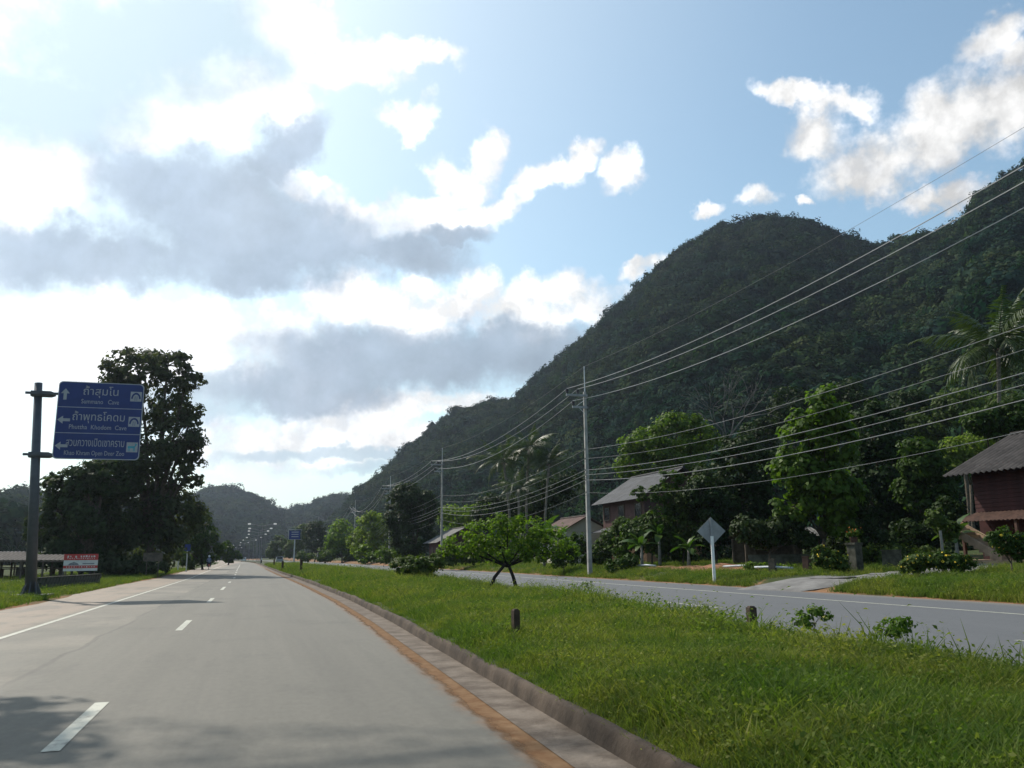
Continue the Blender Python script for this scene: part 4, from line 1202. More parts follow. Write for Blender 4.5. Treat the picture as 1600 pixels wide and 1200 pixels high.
PL = [Vector((20.9, 8.0, hz(20.9, 8.0))), poleloc(921, 53.5), poleloc(690, 97), poleloc(608, 130), poleloc(553, 190), poleloc(496, 270), poleloc(476, 330)]
def utility_pole(loc, label):
    t = thing('utility_pole', label, 'utility pole', loc, 0, 'concrete utility poles along the far road')
    b = MB(); b.box((0, 0, 5.95), (.27, .25, 12.1), taper=.62); b.build('pole', M['pole_concrete'], t)
    MB().tube([(.02, 0, 11.6), (.02, 0, 13.75)], .035, 6).build('lightning_rod', M['galv'], t)
    MB().box((-.62, -.14, 11.72), (1.5, .11, .14)).build('crossarm', M['signback'], t)
    MB().box((-.42, -.14, 10.92), (1.05, .11, .14)).build('crossarm', M['signback'], t)
    b = MB(); b.tube([(-.75, -.15, 10.92), (-.1, -.15, 11.4)], .02, 4); b.tube([(-.5, -.15, 10.9), (-.08, -.15, 10.5)], .02, 4); b.build('brace', M['galv'], t)
    for (x, z) in INS:
        q = MB(); q.tube([(x, -.14, z), (x, -.14, z + .08), (x, -.14, z + .12), (x, -.14, z + .2), (x, -.14, z + .24), (x, -.14, z + .34), (x, -.14, z + .36)], [.06, .06, .13, .09, .13, .09, .05], 8)
        q.build('insulator', M['porcelain'], t)
    for z in LOWZ: MB().tube([(-.16, -.16, z - .05), (-.16, -.16, z + .06)], .035, 6).build('cable_clamp', M['porcelain'], t)
    return t


INS = [(-1.3, 11.77), (-.55, 11.77), (-.88, 10.97)]
LOWZ = [8.1, 7.5, 6.75, 6.45, 6.1, 5.3]
names = ['utility pole nearest the camera, outside the right of the view', 'tall pale concrete utility pole, the nearest one in view, left of the house', 'second concrete utility pole along the road, dark against the mountain', 'third concrete utility pole, beside the domed dark tree', 'fourth concrete utility pole, before the yellow green tree', 'fifth thin utility pole far down the road', 'furthest thin utility pole down the road']
for p, nm in zip(PL, names): utility_pole(p, nm)


def cable(offs, sag, r, m, label, group):
    b = MB()
    pp = [p + Vector(offs) for p in PL]
    pts_, rad_ = [], []
    for i in range(len(pp) - 1):
        n = 18 if i < 2 else 10
        L = (pp[i + 1] - pp[i]).length
        for j in range(n if i < len(pp) - 2 else n + 1):
            q = j / n; c = pp[i].lerp(pp[i + 1], q); c.z -= sag * (L / 44) ** 2 * 4 * q * (1 - q)
            pts_.append(c); rad_.append(r * (1 if i < 2 else 1.15))
    b.tube(pts_, rad_, 6)
    tag(b.build('power_cable', m), label, 'cable', group)


GW = 'conductors strung between the utility poles'
cable((-1.3, -.14, 12.14), 1.1, .018, M['alu'], 'upper bare conductor on the outer insulators of the crossarms', GW)
cable((-.55, -.14, 12.14), 1.15, .018, M['alu'], 'upper bare conductor on the inner insulators of the crossarms', GW)
cable((-.88, -.14, 11.34), 1.3, .018, M['alu'], 'bare conductor on the lower crossarms, third wire down', GW)
cable((.02, 0, 13.75), .7, .007, M['cable'], 'thinnest topmost wire joining the tips of the lightning rods', GW)
for z, s_, r_, lb in zip(LOWZ, (.9, 1.0, .85, .9, 1.0, 1.1), (.011, .008, .014, .012, .015, .007), ('highest of the grey lower cables halfway up the poles', 'second highest grey lower cable', 'third lower cable, thick and grey', 'fourth lower cable, close under the third', 'fifth lower cable, thick, above the thin lowest one', 'lowest thin cable on the poles')):
    cable((-.18, -.16, z), s_, r_, M['cable'], lb, 'lower cables strung between the utility poles')

# ------------------------------------------------------------------ diamond sign, marker posts, lamps, far signs
p = Vector((20.5, 35.4, hz(20.5, 35.4)))
dsg = thing('diamond_sign', 'back of a grey diamond road sign on a white post', 'road sign', p, math.atan2(p.y, p.x) - math.pi / 2 + .15)
MB().box((0, 0, 1.05), (.13, .13, 2.2)).build('post', M['white'], dsg)
b = MB(); b.box((0, .09, 2.38), (.93, .025, .93), ry=math.pi / 4); b.build('panel', M['signback'], dsg)
MB().box((0, -.0, 2.42), (.10, .08, 1.15)).build('bracket', M['signback'], dsg)

for (x, y, w, hh, ww, lab) in [(806, 998, 13.1, .46, .105, 'nearest dark stub post standing in the median grass'), (1176, 985, 14.0, .50, .13, 'stub post at the far edge of the median opposite the diamond sign'), (470, 899, 66, 1.1, .2, 'dark stub post far down the median, right of a pair'), (441, 896, 82, 1.0, .2, 'dark stub post far down the median, left of a pair'), (428, 886, 120, 1.0, .2, 'furthest dark stub post close to the kerb')]:
    b = px(x, y, w); z = float(med_z(np.array(b.x), np.array(b.y))) - .05
    st = thing('marker_post', lab, 'post', (b.x, b.y, z), RS.uniform(-.2, .2), 'stub posts on the median')
    MB().box((0, 0, hh / 2), (ww, ww, hh)).build('post', M['timber_post'], st)
    MB().box((0, 0, hh + .012), (ww * .86, ww * .86, .024), taper=.7).build('cap', M['timber_post'], st)
    MB().box((0, 0, .05), (ww * 1.5, ww * 1.4, .10), taper=.8).build('footing', M['dark_concrete'], st)

lamps = [(410, 819, 186, 9.2), (407, 826, 222, 9.2), (404, 830, 250, 9.2), (402, 835, 285, 9.2), (397, 840, 330, 9.2), (390, 844, 380, 9.2), (382, 848, 440, 9.2), (370, 852, 520, 9.2), (373, 856, 600, 9.2), (381, 857.5, 660, 9.2)]
ln = ['nearest', 'second', 'third', 'fourth', 'fifth', 'sixth', 'seventh', 'eighth', 'ninth', 'furthest']
for (x, y, w, _), nm in zip(lamps, ln):
    p = px(x, y, w); g = hz(p.x, p.y)
    hh = p.z - g
    t = thing('street_lamp', nm + ' twin armed street lamp in the row down the distant median', 'street lamp', (p.x, p.y, g), 0, 'street lamps down the distant median')
    MB().tube([(0, 0, 0), (0, 0, hh - .25)], [.09, .06], 8).build('pole', M['lamp_grey'], t)
    sp = 2.75 if w < 400 else 1.9
    for s_ in (-1, 1):
        MB().tube([(0, 0, hh - .5), (s_ * sp * .5, 0, hh - .12), (s_ * sp, 0, hh)], [.05, .045, .04], 6).build('arm', M['lamp_grey'], t)
        MB().tube([(s_ * (sp - .35), -.0, hh), (s_ * (sp - .2), 0, hh + .06), (s_ * (sp + .2), 0, hh + .06), (s_ * (sp + .35), 0, hh)], [.08, .19, .19, .08], 8, False).build('lamp_head', M['opal'], t)

p = px(459, 884, 168); z = .25
t = thing('far_road_sign', 'small blue road sign on a pale post far down the median', 'road sign', (p.x, p.y, z), 0, None)
k = 168 / FOCAL
MB().tube([(0, 0, 0), (0, 0, 6.6)], [.16, .13], 8).build('post', M['galv'], t)
MB().box((-.05, -.2, 5.65), (2.15, .08, 1.75)).build('panel', M['blue'], t)
b = MB()
for zz in (6.2, 5.75, 5.3): b.box((.0, -.245, zz), (1.4, .008, .16))
b.build('print', M['signwhite'], t)
b = MB(); b.tube([(-1.3, -.05, 4.75), (-1.3, -.05, 6.7), (1.3, -.05, 6.7), (1.3, -.05, 4.75), (-1.3, -.05, 4.75)], .05, 6); b.build('frame', M['galv'], t)

# small far things by the end of the road
p = gnd(408, 880, .15); t = thing('marker_post', 'white and black marker post on the far median nose', 'post', (p.x, p.y, .2), 0, 'stub posts on the median')
MB().box((0, 0, .55), (.35, .3, 1.1)).build('post', M['black'], t); MB().box((0, -.17, .95), (.36, .05, .5)).build('reflector', M['white'], t)


def far_car(label, x, w, m, Z=0.0):
    p = px(x, 870, w)
    t = thing('parked_car' if False else 'car', label, 'car', (p.x, p.y, Z), 0, None)
    MB().prism([(-2.1, .35), (2.1, .35), (2.1, .85), (1.3, .98), (.8, 1.55), (-1.6, 1.6), (-2.1, 1.0)], -.85, .85).build('body', m, t).rotation_euler = (0, 0, math.pi / 2)
    for sx_ in (-.8, .8):
        for sy_ in (-1.3, 1.3): MB().tube([(sx_ - .1, sy_, .33), (sx_ + .1, sy_, .33)], .33, 10).build('wheel', M['black'], t)
    MB().box((0, -2.02, 1.3), (1.35, .03, .42), rx=.1).build('rear_window', M['glass'], t)
    MB().box((0, 2.0 - .9, 1.28), (1.35, .03, .42), rx=.6).build('windscreen', M['glass'], t)


far_car('tiny white car far ahead where the road ends', 381, 330, M['white'])
far_car('tiny pale car on the opposite carriageway far away', 437, 215, M['signback'])

# left roadside: board, brown sign, thin posts, low wall, sheds
p = px(124, 905, 52); z0 = hz(p.x, p.y)
t = thing('advert_board', 'red and white advertising board on posts beside the low wall', 'signboard', (p.x, p.y, z0), .12)
k = 52 / FOCAL; bw_, bh = 48 * k, 26 * k; zb = 1.5 + (874 - 893) * k - z0 + .06
for s_ in (-.42, .42): MB().box((s_ * bw_, .05, (zb + bh) / 2), (.07, .07, zb + bh)).build('post', M['wood'], t)
MB().box((0, 0, zb + bh / 2), (bw_, .04, bh)).build('panel', M['whiteboard'], t)
b = MB(); b.box((0, -.024, zb + bh * .82), (bw_, .008, bh * .36)); b.box((0, -.024, zb + bh * .24), (bw_, .008, bh * .16)); b.build('red_band', M['redboard'], t)
b = MB()
rsb = np.random.RandomState(3)
for rr, n_, y_, w_, h_ in ((0, 11, .86, .05, .14), (1, 13, .74, .035, .07)):
    for i in range(n_):
        if rsb.uniform() < .15: continue
        xx = (-.42 + .84 * (i + .5) / n_) * bw_
        b.box((xx, -.031, zb + bh * (y_ + .012 * rsb.normal())), (bw_ * w_ * rsb.uniform(.5, 1.1), .006, bh * h_ * rsb.uniform(.35, 1)), ry=rsb.normal() * .25)
for i in range(12): b.box(((-.4 + .8 * i / 11) * bw_, -.031, zb + bh * .24), (bw_ * .035 * rsb.uniform(.5, 1.2), .006, bh * .07 * rsb.uniform(.5, 1.1)))
b.build('print', M['whiteboard'], t)
b = MB(); b.prism([(-.38 * bw_, zb + bh * .34), (-.05 * bw_, zb + bh * .34), (-.08 * bw_, zb + bh * .44), (-.2 * bw_, zb + bh * .54), (-.32 * bw_, zb + bh * .46)], -.028, -.022)
b.prism([(.05 * bw_, zb + bh * .40), (.40 * bw_, zb + bh * .40), (.40 * bw_, zb + bh * .46), (.05 * bw_, zb + bh * .46)], -.028, -.022); b.build('picture', M['greyprint'], t)

p = px(237, 900, 69); z0 = hz(p.x, p.y)
t = thing('brown_sign', 'back of a brown rectangular sign on two thin legs in the tree shade', 'road sign', (p.x, p.y, z0), 0)
for s_ in (-.45, .45): MB().box((s_, 0, .9), (.06, .06, 1.8)).build('post', M['wood'], t)
MB().box((0, -.05, 1.62), (1.5, .04, .7)).build('panel', M['wood'], t)
for (x, w, hh, lab) in ((291, 95, 2.6, 'pale slim post with a small blue plate under the tall tree'), (278, 98, 1.3, 'short grey post beside the slim one under the tall tree')):
    p = px(x, 890, w); z0 = hz(p.x, p.y)
    t = thing('sign_post', lab, 'post', (p.x, p.y, z0), 0)
    MB().tube([(0, 0, 0), (0, 0, hh)], .07, 8).build('post', M['galv'], t)
    if hh > 2: MB().box((0, -.09, hh + .1), (.62, .03, .75)).build('plate', M['blue'], t)
    else: MB().box((0, 0, hh), (.2, .2, .08)).build('cap', M['galv'], t)

a_, b_ = gnd(56, 924, .05), gnd(157, 914, .05)
dvec = (b_ - a_); L_ = dvec.length
t = thing('low_wall', 'low mossy block wall below the red and white board', 'wall', (a_.x, a_.y, hz(a_.x, a_.y) - .05), math.atan2(dvec.y, dvec.x))
blk = MB().box((0, 0, 0), (.395, .19, .205)).mesh('block'); blk.materials.append(M['moss_and_shade'])
nb_ = max(6, int(L_ / .41))
for r_ in range(3):
    for i in range(nb_ - (r_ % 2)):
        o = bpy.data.objects.new('block', blk); C.objects.link(o); o.parent = t
        o.location = ((i + .5 + .5 * (r_ % 2)) * .41, RS.normal() * .008, .11 + r_ * .215); o.rotation_euler = (0, 0, RS.normal() * .015)
MB().box((nb_ * .205, .02, .31), (nb_ * .41, .13, .62)).build('mortar', M['dark_concrete'], t)
MB().box((nb_ * .205, 0, .68), (nb_ * .41 + .05, .24, .05)).build('coping', M['moss_and_shade'], t)


def corr(b, e0, e1, r0, r1, pitch=.22, amp=.025, th=.02):
    """corrugated sheet: eave e0-e1, ridge r0-r1, ribs running from ridge to eave"""
    e0, e1, r0, r1 = map(Vector, (e0, e1, r0, r1))
    n = max(2, int((e1 - e0).length / pitch)) * 4
    nr = (e1 - e0).cross(r0 - e0).normalized()
    if nr.z < 0: nr = -nr
    vs = []
    for i in range(n + 1):
        q = i / n; o = nr * amp * math.cos(q * n / 4 * 2 * math.pi)
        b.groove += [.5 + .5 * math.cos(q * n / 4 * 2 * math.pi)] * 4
        for p_, d_ in ((e0.lerp(e1, q), 0), (r0.lerp(r1, q), 0), (e0.lerp(e1, q), -th), (r0.lerp(r1, q), -th)):
            vs.append(p_ + o + nr * d_)
    fs = []
    for i in range(n):
        k_ = i * 4
        fs += [(k_, k_ + 4, k_ + 5, k_ + 1), (k_ + 3, k_ + 7, k_ + 6, k_ + 2), (k_ + 2, k_ + 6, k_ + 4, k_)]
    b.add(vs, fs)
    return b


for (x, w, L_, dpt, hh, rz_, lab) in ((25, 62, 7.5, 4.5, 1.45, .06, 'nearer long low shed with a rusty roof behind the signpost'), (60, 74, 8.5, 5.0, 1.75, .03, 'further low shed with a grey corrugated roof behind the first'), (-40, 68, 8, 5, 1.7, .05, 'low shed at the left border of the picture')):
    p = px(x, 890, w); z0 = hz(p.x, p.y)
    t = thing('open_shed', lab, 'shed', (p.x, p.y, z0), rz_, 'low open sheds on the left')
    b = MB(); corr(b, (-L_ / 2, -dpt / 2, hh), (L_ / 2, -dpt / 2, hh - .1), (-L_ / 2, dpt / 2, hh + .42), (L_ / 2, dpt / 2, hh + .32), .3, .03); b.build('roof', M['roof_grey' if w > 70 else 'roof_dark'], t)
    MB().box((0, -dpt / 2 + .05, hh - .14), (L_, .07, .12), ry=.013).build('beam', M['wood'], t)
    MB().box((0, dpt / 2 - .05, hh + .26), (L_, .07, .12), ry=.013).build('beam', M['wood'], t)
    for i in range(6):
        for j, hj in ((-1, hh - .1), (1, hh + .26)):
            MB().box((-L_ / 2 + .3 + i * (L_ - .6) / 5, j * (dpt / 2 - .15), hj / 2), (.11, .11, hj)).build('post', M['wood'], t)
    MB().box((0, 0, .75), (L_ * .92, dpt * .5, .06)).build('bench_top', M['wood'], t)
    for i in range(4): MB().box((-L_ * .4 + i * L_ * .267, 0, .36), (.1, dpt * .4, .72)).build('bench_leg', M['wood'], t)


# ------------------------------------------------------------------ houses
def gable_house(name, label, x0, x1, y0, y1, zg, eave, ridge, roofm, upper, lower, split, over=.8, pitch=.22, amp=.03, openings=True):
    t = thing(name, label, 'house', ((x0 + x1) / 2, (y0 + y1) / 2, zg))
    hx, hy = (x1 - x0) / 2, (y1 - y0) / 2
    def hollow(za, zb, m, nm, inset=0):
        b = MB(); th_ = .15; a, c = hx - inset, hy - inset
        b.box((-a + th_ / 2, 0, (za + zb) / 2), (th_, 2 * c, zb - za)); b.box((a - th_ / 2, 0, (za + zb) / 2), (th_, 2 * c, zb - za))
        b.box((0, -c + th_ / 2, (za + zb) / 2), (2 * a - 2 * th_, th_, zb - za)); b.box((0, c - th_ / 2, (za + zb) / 2), (2 * a - 2 * th_, th_, zb - za))
        return b.build(nm, m, t)
    lo = hollow(-.3, split, lower, 'lower_wall', .05)
    if upper: hollow(split + .002, eave, upper, 'upper_wall')
    for s_ in (-1, 1): MB().prism([(-hx, eave + .002), (hx, eave + .002), (0, ridge - .15)], s_ * hy - .07 - .07 * s_, s_ * hy + .07 - .07 * s_).build('gable', upper or lower, t)
    sl = (ridge - eave) / hx
    ro = MB()
    for s_ in (-1, 1): corr(ro, (s_ * (hx + over), -hy - over, eave - sl * over), (s_ * (hx + over), hy + over, eave - sl * over), (s_ * .02, -hy - over, ridge), (s_ * .02, hy + over, ridge), pitch, amp)
    r_ = ro.build('roof', roofm, t)
    MB().tube([(0, -hy - over, ridge + .03), (0, hy + over, ridge + .03)], .12, 8).build('ridge_cap', roofm, r_)
    return t, hx, hy


def opening(t, x, y, z, w, h, axis, nm='window', m='glass', fm='wood'):
    """framed opening set on a wall; axis 'x' faces -X, 'y' faces -Y"""
    f = MB()
    q = (lambda a, b, c, d, e: (f.box((x - .02 if axis == 'x' else x + a, y + a if axis == 'x' else y - .02, z + b), (.09, c, d) if axis == 'x' else (c, .09, d))))
    q(-w / 2, 0, .08, h + .16, 0); q(w / 2, 0, .08, h + .16, 0); q(0, h / 2 + .04, w - .08, .08, 0); q(0, -h / 2 - .04, w - .08, .08, 0)
    fo = f.build(nm, M[fm], t)
    MB().box((x - .01, y, z) if axis == 'x' else (x, y - .01, z), (.03, w - .08, h) if axis == 'x' else (w - .08, .03, h)).build('pane' if nm == 'window' else 'leaf', M[m], fo)


# two storey house behind the nearest pole
zg = hz(34, 68)
t, hx, hy = gable_house('two_storey_house', 'two storey house with grey roof, brick red upper floor and orange ground floor', 30.6, 37.4, 63.4, 72.2, zg, 5.65, 7.75, M['roof_grey'], M['wall_red'], M['wall_orange'], 2.9, .8, .3)
b = MB(); corr(b, (-hx - 1.3, -hy, 2.6), (-hx - 1.3, hy, 2.6), (-hx, -hy, 3.0), (-hx, hy, 3.0), .3, .02); b.build('canopy', M['roof_grey'], t)
for i, yy in enumerate((-3.2, 0.2, 3.4)): opening(t, -hx, yy, 4.3, 1.2, 1.1, 'x')
opening(t, -hx + .05, 3.3, 1.0, .9, 2.0, 'x', 'door', 'wood')
opening(t, -hx + .05, 0.2, 1.4, 1.3, 1.1, 'x'); opening(t, -hx + .05, -3.0, 1.4, 1.3, 1.1, 'x')
opening(t, 0, -hy, 4.3, 1.3, 1.1, 'y'); opening(t, .4, -hy + .05, 1.4, 1.3, 1.1, 'y')
# small tiled house
c = px(898, 860, 80); zg = hz(c.x, c.y)
t, hx, hy = gable_house('small_house', 'small cream house with a reddish tiled roof left of the nearest pole', c.x - 2.6, c.x + 2.6, c.y - 3.0, c.y + 3.0, zg, 2.9, 4.3, M['roof_red'], None, M['wall_cream'], 2.9, .6, .26)
opening(t, -hx + .05, -1.2, 1.5, .9, .9, 'x'); opening(t, -hx + .05, 1.3, 1.0, .85, 1.9, 'x', 'door', 'wood'); opening(t, 0, -hy + .05, 1.5, 1.0, .9, 'y')
# grey roofed house among the trees
c = px(715, 860, 108); zg = hz(c.x, c.y)
t, hx, hy = gable_house('grey_roofed_house', 'low house with a pale grey roof behind the second pole', c.x - 3.0, c.x + 3.0, c.y - 4, c.y + 4, zg, 2.9, 4.4, M['roof_pale'], None, M['wall_red'], 2.9, .7, .3)
opening(t, -hx + .05, -1.4, 1.5, 1, 1, 'x'); opening(t, -hx + .05, 1.6, 1.0, .9, 1.9, 'x', 'door', 'wood')
# maroon house on the right
xw, yfar = 37.0, 37.0
zg = hz(xw + 4, 33)
ev = 1.5 + .1054 * 36.4 - zg
t, hx, hy = gable_house('maroon_house', 'dark maroon timber house with a weathered ribbed roof and outside stairs', xw, xw + 8.4, 22.0, yfar - .9, zg, ev + .55, ev + 2.55, M['roof_dark'], M['wall_maroon'], M['wall_maroon'], 2.35, 1.0, .36, .055)
# board cladding of the upper storey, and the lower pent roof over the stairs
bd = MB().box((0, 0, 0), (.035, 2 * hy - .02, .205)).mesh('board'); bd.materials.append(M['wall_maroon'])
zz = 2.46
while zz < ev + .4:
    o = bpy.data.objects.new('board', bd); C.objects.link(o); o.parent = t; o.location = (-hx - .02, 0, zz); o.rotation_euler = (0, .08, 0); zz += .215
b = MB(); corr(b, (-hx - 1.6, -hy + .1, 2.05), (-hx - 1.6, hy - .1, 2.05), (-hx - .04, -hy + .1, 2.55), (-hx - .04, hy - .1, 2.55), .25, .025); b.build('canopy', M['rustwood'], t)
for i in range(5): MB().box((-hx - 1.45, -hy + .4 + i * (2 * hy - .8) / 4, 1.0), (.14, .14, 2.0)).build('post', M['rustwood'], t)
for yy in (-4.5,): opening(t, -hx - .03, yy, 3.35, 1.3, 1.1, 'x', fm='wall_maroon')
opening(t, -hx + .05, -3.0, 1.0, 1.0, 1.95, 'x', 'door', 'wood')
st = MB()
for i in range(11):
    st.box((-hx - 2.2, hy - .6 - i * .30, 1.85 - i * .17 - .1), (1.1, .31, .2))
st.build('stairs', M['stair'], t)
st = MB()
for s_ in (-1, 1):
    st.add([(-hx - 2.2 + s_ * .57 - .04, hy - .4, 1.75), (-hx - 2.2 + s_ * .57 - .04, hy - 3.9, -.05), (-hx - 2.2 + s_ * .57 - .04, hy - 3.9, .35), (-hx - 2.2 + s_ * .57 - .04, hy - .4, 2.12),
            (-hx - 2.2 + s_ * .57 + .04, hy - .4, 1.75), (-hx - 2.2 + s_ * .57 + .04, hy - 3.9, -.05), (-hx - 2.2 + s_ * .57 + .04, hy - 3.9, .35), (-hx - 2.2 + s_ * .57 + .04, hy - .4, 2.12)], [(0, 1, 2, 3), (7, 6, 5, 4), (0, 4, 5, 1), (1, 5, 6, 2), (2, 6, 7, 3), (3, 7, 4, 0)])
st.build('stringer', M['stair'], t)
MB().box((-hx - 1.6, 0, -.12), (2.9, 2 * hy + .6, .42)).build('plinth', M['stair'], t)

# open shed with low wall by the bright tree
c = px(1212, 860, 50); zg = hz(c.x, c.y)
t = thing('open_shed', 'open shed with a pale corrugated roof beside the bright tree', 'shed', (c.x, c.y, zg), -.35)
b = MB(); corr(b, (-2.3, -1.9, 1.75), (2.3, -1.9, 1.75), (-2.3, .6, 2.35), (2.3, .6, 2.35), .25, .025); corr(b, (-2.3, 2.4, 1.75), (2.3, 2.4, 1.75), (-2.3, .6, 2.35), (2.3, .6, 2.35), .25, .025); b.build('roof', M['roof_pale'], t)
for x_ in (-2.1, -.7, .7, 2.1):
    for y_ in (-1.6, 2.1): MB().box((x_, y_, .85), (.11, .11, 1.72)).build('post', M['wood'], t)
MB().box((0, -1.7, .35), (4.0, .14, .75)).build('low_wall', M['dark_concrete'], t)
MB().box((0, 2.2, .8), (4.2, .08, 1.6)).build('back_wall', M['wood'], t)

# gate pillars, stub posts, soil, pipes
c = px(1338, 890, 38); zg = hz(c.x, c.y)
t = thing('gate_pillar', 'grey gate pillar with an orange flowering pot on top', 'pillar', (c.x, c.y, zg), .2)
MB().box((0, 0, .62), (.46, .46, 1.3)).build('shaft', M['moss_and_shade'], t); MB().box((0, 0, 1.31), (.56, .56, .1)).build('cap', M['moss_and_shade'], t)  # dark mossy colour puts the canopy's shade into the pillar
t = thing('flower_pot', 'pot of orange flowers standing on the gate pillar', 'flower pot', (c.x, c.y, zg + 1.36), 0)
MB().tube([(0, 0, 0), (0, 0, .22), (0, 0, .25)], [.13, .19, .19], 10).build('pot', M['rustwood'], t)
P_ = RS.normal(size=(110, 3)) * .8 * np.array([.2, .2, .1]) + np.array([0, 0, .42])
link('foliage', leaf_mesh('foliage', P_, RS.normal(size=(110, 3)) + np.array([0, 0, 1]), .13, RS), LM['mid'], t)
link('blossoms', leaf_mesh('blossoms', P_[:16] + np.array([0, -.05, .09]), RS.normal(size=(16, 3)) + np.array([0, -1, 1]), .09, RS, .5), M['orange_petal'], t)['kind'] = 'stuff'
for (x, y, w, hh, m, lab) in ((1208, 897, 40, .75, 'wood', 'brown stub post at the edge of the red soil'), (1262, 895, 39, .8, 'rustwood', 'orange brown stub post beside the yellow flowers'), (1395, 884, 40, .95, 'moss_and_shade', 'dark square block under the grove'), (1475, 880, 33, 1.7, 'palebark', 'thin pale stake by the yellow bush')):
    c = px(x, y, w); zg = hz(c.x, c.y)
    t = thing('stub_post', lab, 'post', (c.x, c.y, zg - .05), RS.uniform(0, 1))
    ww = .32 if hh < .94 else (.9 if hh < 1 else .1)
    MB().box((0, 0, hh / 2), (ww, ww, hh), taper=.92).build('shaft', M[m], t)
    MB().box((0, 0, hh + .02), (ww * 1.02, ww * 1.02, .04)).build('top', M[m], t)
# heap of red soil
xs_, ys_ = np.linspace(-6.5, 6.5, 40), np.linspace(-1.7, 1.7, 16)
c0, c1_ = px(1030, 890, 51), px(1200, 895, 43)
ax = (c1_ - c0).normalized(); ay = Vector((-ax.y, ax.x, 0)); cm = (c0 + c1_) / 2
G = np.zeros((40, 16, 3))
for i, a in enumerate(xs_):
    for j, q in enumerate(ys_):
        p = cm + ax * a + ay * q
        e = max(0, 1 - (a / 6.5) ** 2) ** .6 * max(0, 1 - (q / 1.7) ** 2) ** .8
        G[i, j] = (p.x, p.y, hz(p.x, p.y) - .04 + .42 * e * (.75 + .35 * math.sin(a * 1.7) * math.sin(a * .6 + 1)) + RS.normal() * .015 * e)
o = link('soil_heap', grid_mesh('soil_heap', G), M['soil'], smooth=False)
tag(o, 'long low heap of red soil along the far verge', 'soil heap')
for (x0_, y0_, x1_, y1_, w, lab) in ((1130, 889, 1190, 891, 44, 'pale pipe lying across the red soil behind the diamond sign'), (1180, 897, 1240, 902, 40, 'pale pipe lying on the verge right of the diamond sign'), (995, 888, 1025, 893, 50, 'pale pipe lying by the bush left of the red soil')):
    a, b2 = px(x0_, y0_, w + .8), px(x1_, y1_, w - .8)
    for q in (a, b2): q.z = hz(q.x, q.y) + .30
    o = MB().tube([a, a.lerp(b2, .5) + Vector((0, 0, .04)), b2], .055, 8).build('pipe', M['pvc'], smooth=True); tag(o, lab, 'pipe', 'pipes on the far verge')

# ------------------------------------------------------------------ motorcyclist far ahead on the left
p = gnd(326, 890)
mc = thing('motorcycle', 'small dark motorcycle ridden along the left shoulder far ahead', 'motorcycle', (p.x, p.y, .005), .05)
for y_ in (-.62, .62):
    wh = MB()
    for i in range(14):
        q0, q1 = i / 14 * 6.2832, (i + 1) / 14 * 6.2832
        wh.tube([(0, y_ + .26 * math.cos(q0), .30 + .26 * math.sin(q0)), (0, y_ + .26 * math.cos(q1), .30 + .26 * math.sin(q1))], .045, 6, False)
    w_ = wh.build('wheel', M['black'], mc)
    hb = MB()
    for i in range(6): hb.tube([(0, y_, .3), (0, y_ + .25 * math.cos(i * 1.047), .3 + .25 * math.sin(i * 1.047))], .012, 4)
    hb.build('rim', M['galv'], w_)
MB().prism([(-.5, .55), (-.35, .35), (.25, .32), (.55, .75), (.45, .95), (.25, .72), (-.2, .66)], -.11, .11).build('body', M['redboard'], mc).rotation_euler = (0, 0, math.pi / 2)
MB().box((0, -.3, .76), (.24, .7, .09), taper=.85).build('seat', M['black'], mc)
MB().tube([(-.32, .40, 1.04), (0, .5, 1.0), (.32, .40, 1.04)], .02, 6).build('handlebar', M['galv'], mc)
MB().tube([(0, .5, 1.0), (0, .62, .3)], .03, 6).build('fork', M['galv'], mc)
MB().box((0, -.72, .62), (.14, .06, .1)).build('tail_light', M['redboard'], mc)


def skin_body(name, joints, edges, m, parent):
    me = bpy.data.meshes.new(name); me.from_pydata([j[:3] for j in joints], edges, [])
    o = bpy.data.objects.new(name, me); C.objects.link(o)
    o.modifiers.new('skin', 'SKIN'); sd = o.modifiers.new('sub', 'SUBSURF'); sd.levels = 1; sd.render_levels = 1
    if not me.skin_vertices: me.skin_vertices.new()
    for i, j in enumerate(joints):
        s_ = me.skin_vertices[0].data[i]; s_.radius = (j[3], j[3]); s_.use_root = i == 0
    dg = bpy.context.evaluated_depsgraph_get()
    m2 = bpy.data.meshes.new_from_object(o.evaluated_get(dg)); bpy.data.objects.remove(o)
    m2.materials.clear(); m2.materials.append(m)
    return link(name, m2, m, parent, smooth=True)


pr = thing('person', 'rider in a pale shirt sitting on the motorcycle, seen from behind', 'person', (p.x, p.y, .005), .05)
J = [(0, -.28, .88, .15), (0, -.24, 1.12, .15), (0, -.18, 1.36, .16), (0, -.14, 1.50, .07), (0, -.10, 1.66, .11), (0, -.08, 1.76, .10),
     (-.2, -.16, 1.40, .065), (-.30, .05, 1.18, .05), (-.29, .36, 1.08, .04), (.2, -.16, 1.40, .065), (.30, .05, 1.18, .05), (.29, .36, 1.08, .04)]
E_ = [(0, 1), (1, 2), (2, 3), (3, 4), (4, 5), (2, 6), (6, 7), (7, 8), (2, 9), (9, 10), (10, 11)]
J += [(-.14, -.2, .84, .095), (-.22, .12, .80, .085), (-.20, .05, .38, .055), (-.20, .18, .30, .045), (.14, -.2, .84, .095), (.22, .12, .80, .085), (.20, .05, .38, .055), (.20, .18, .30, .045)]
E_ += [(0, 12), (12, 13), (13, 14), (14, 15), (0, 16), (16, 17), (17, 18), (18, 19)]
skin_body('body', J, E_, M['shirt'], pr)
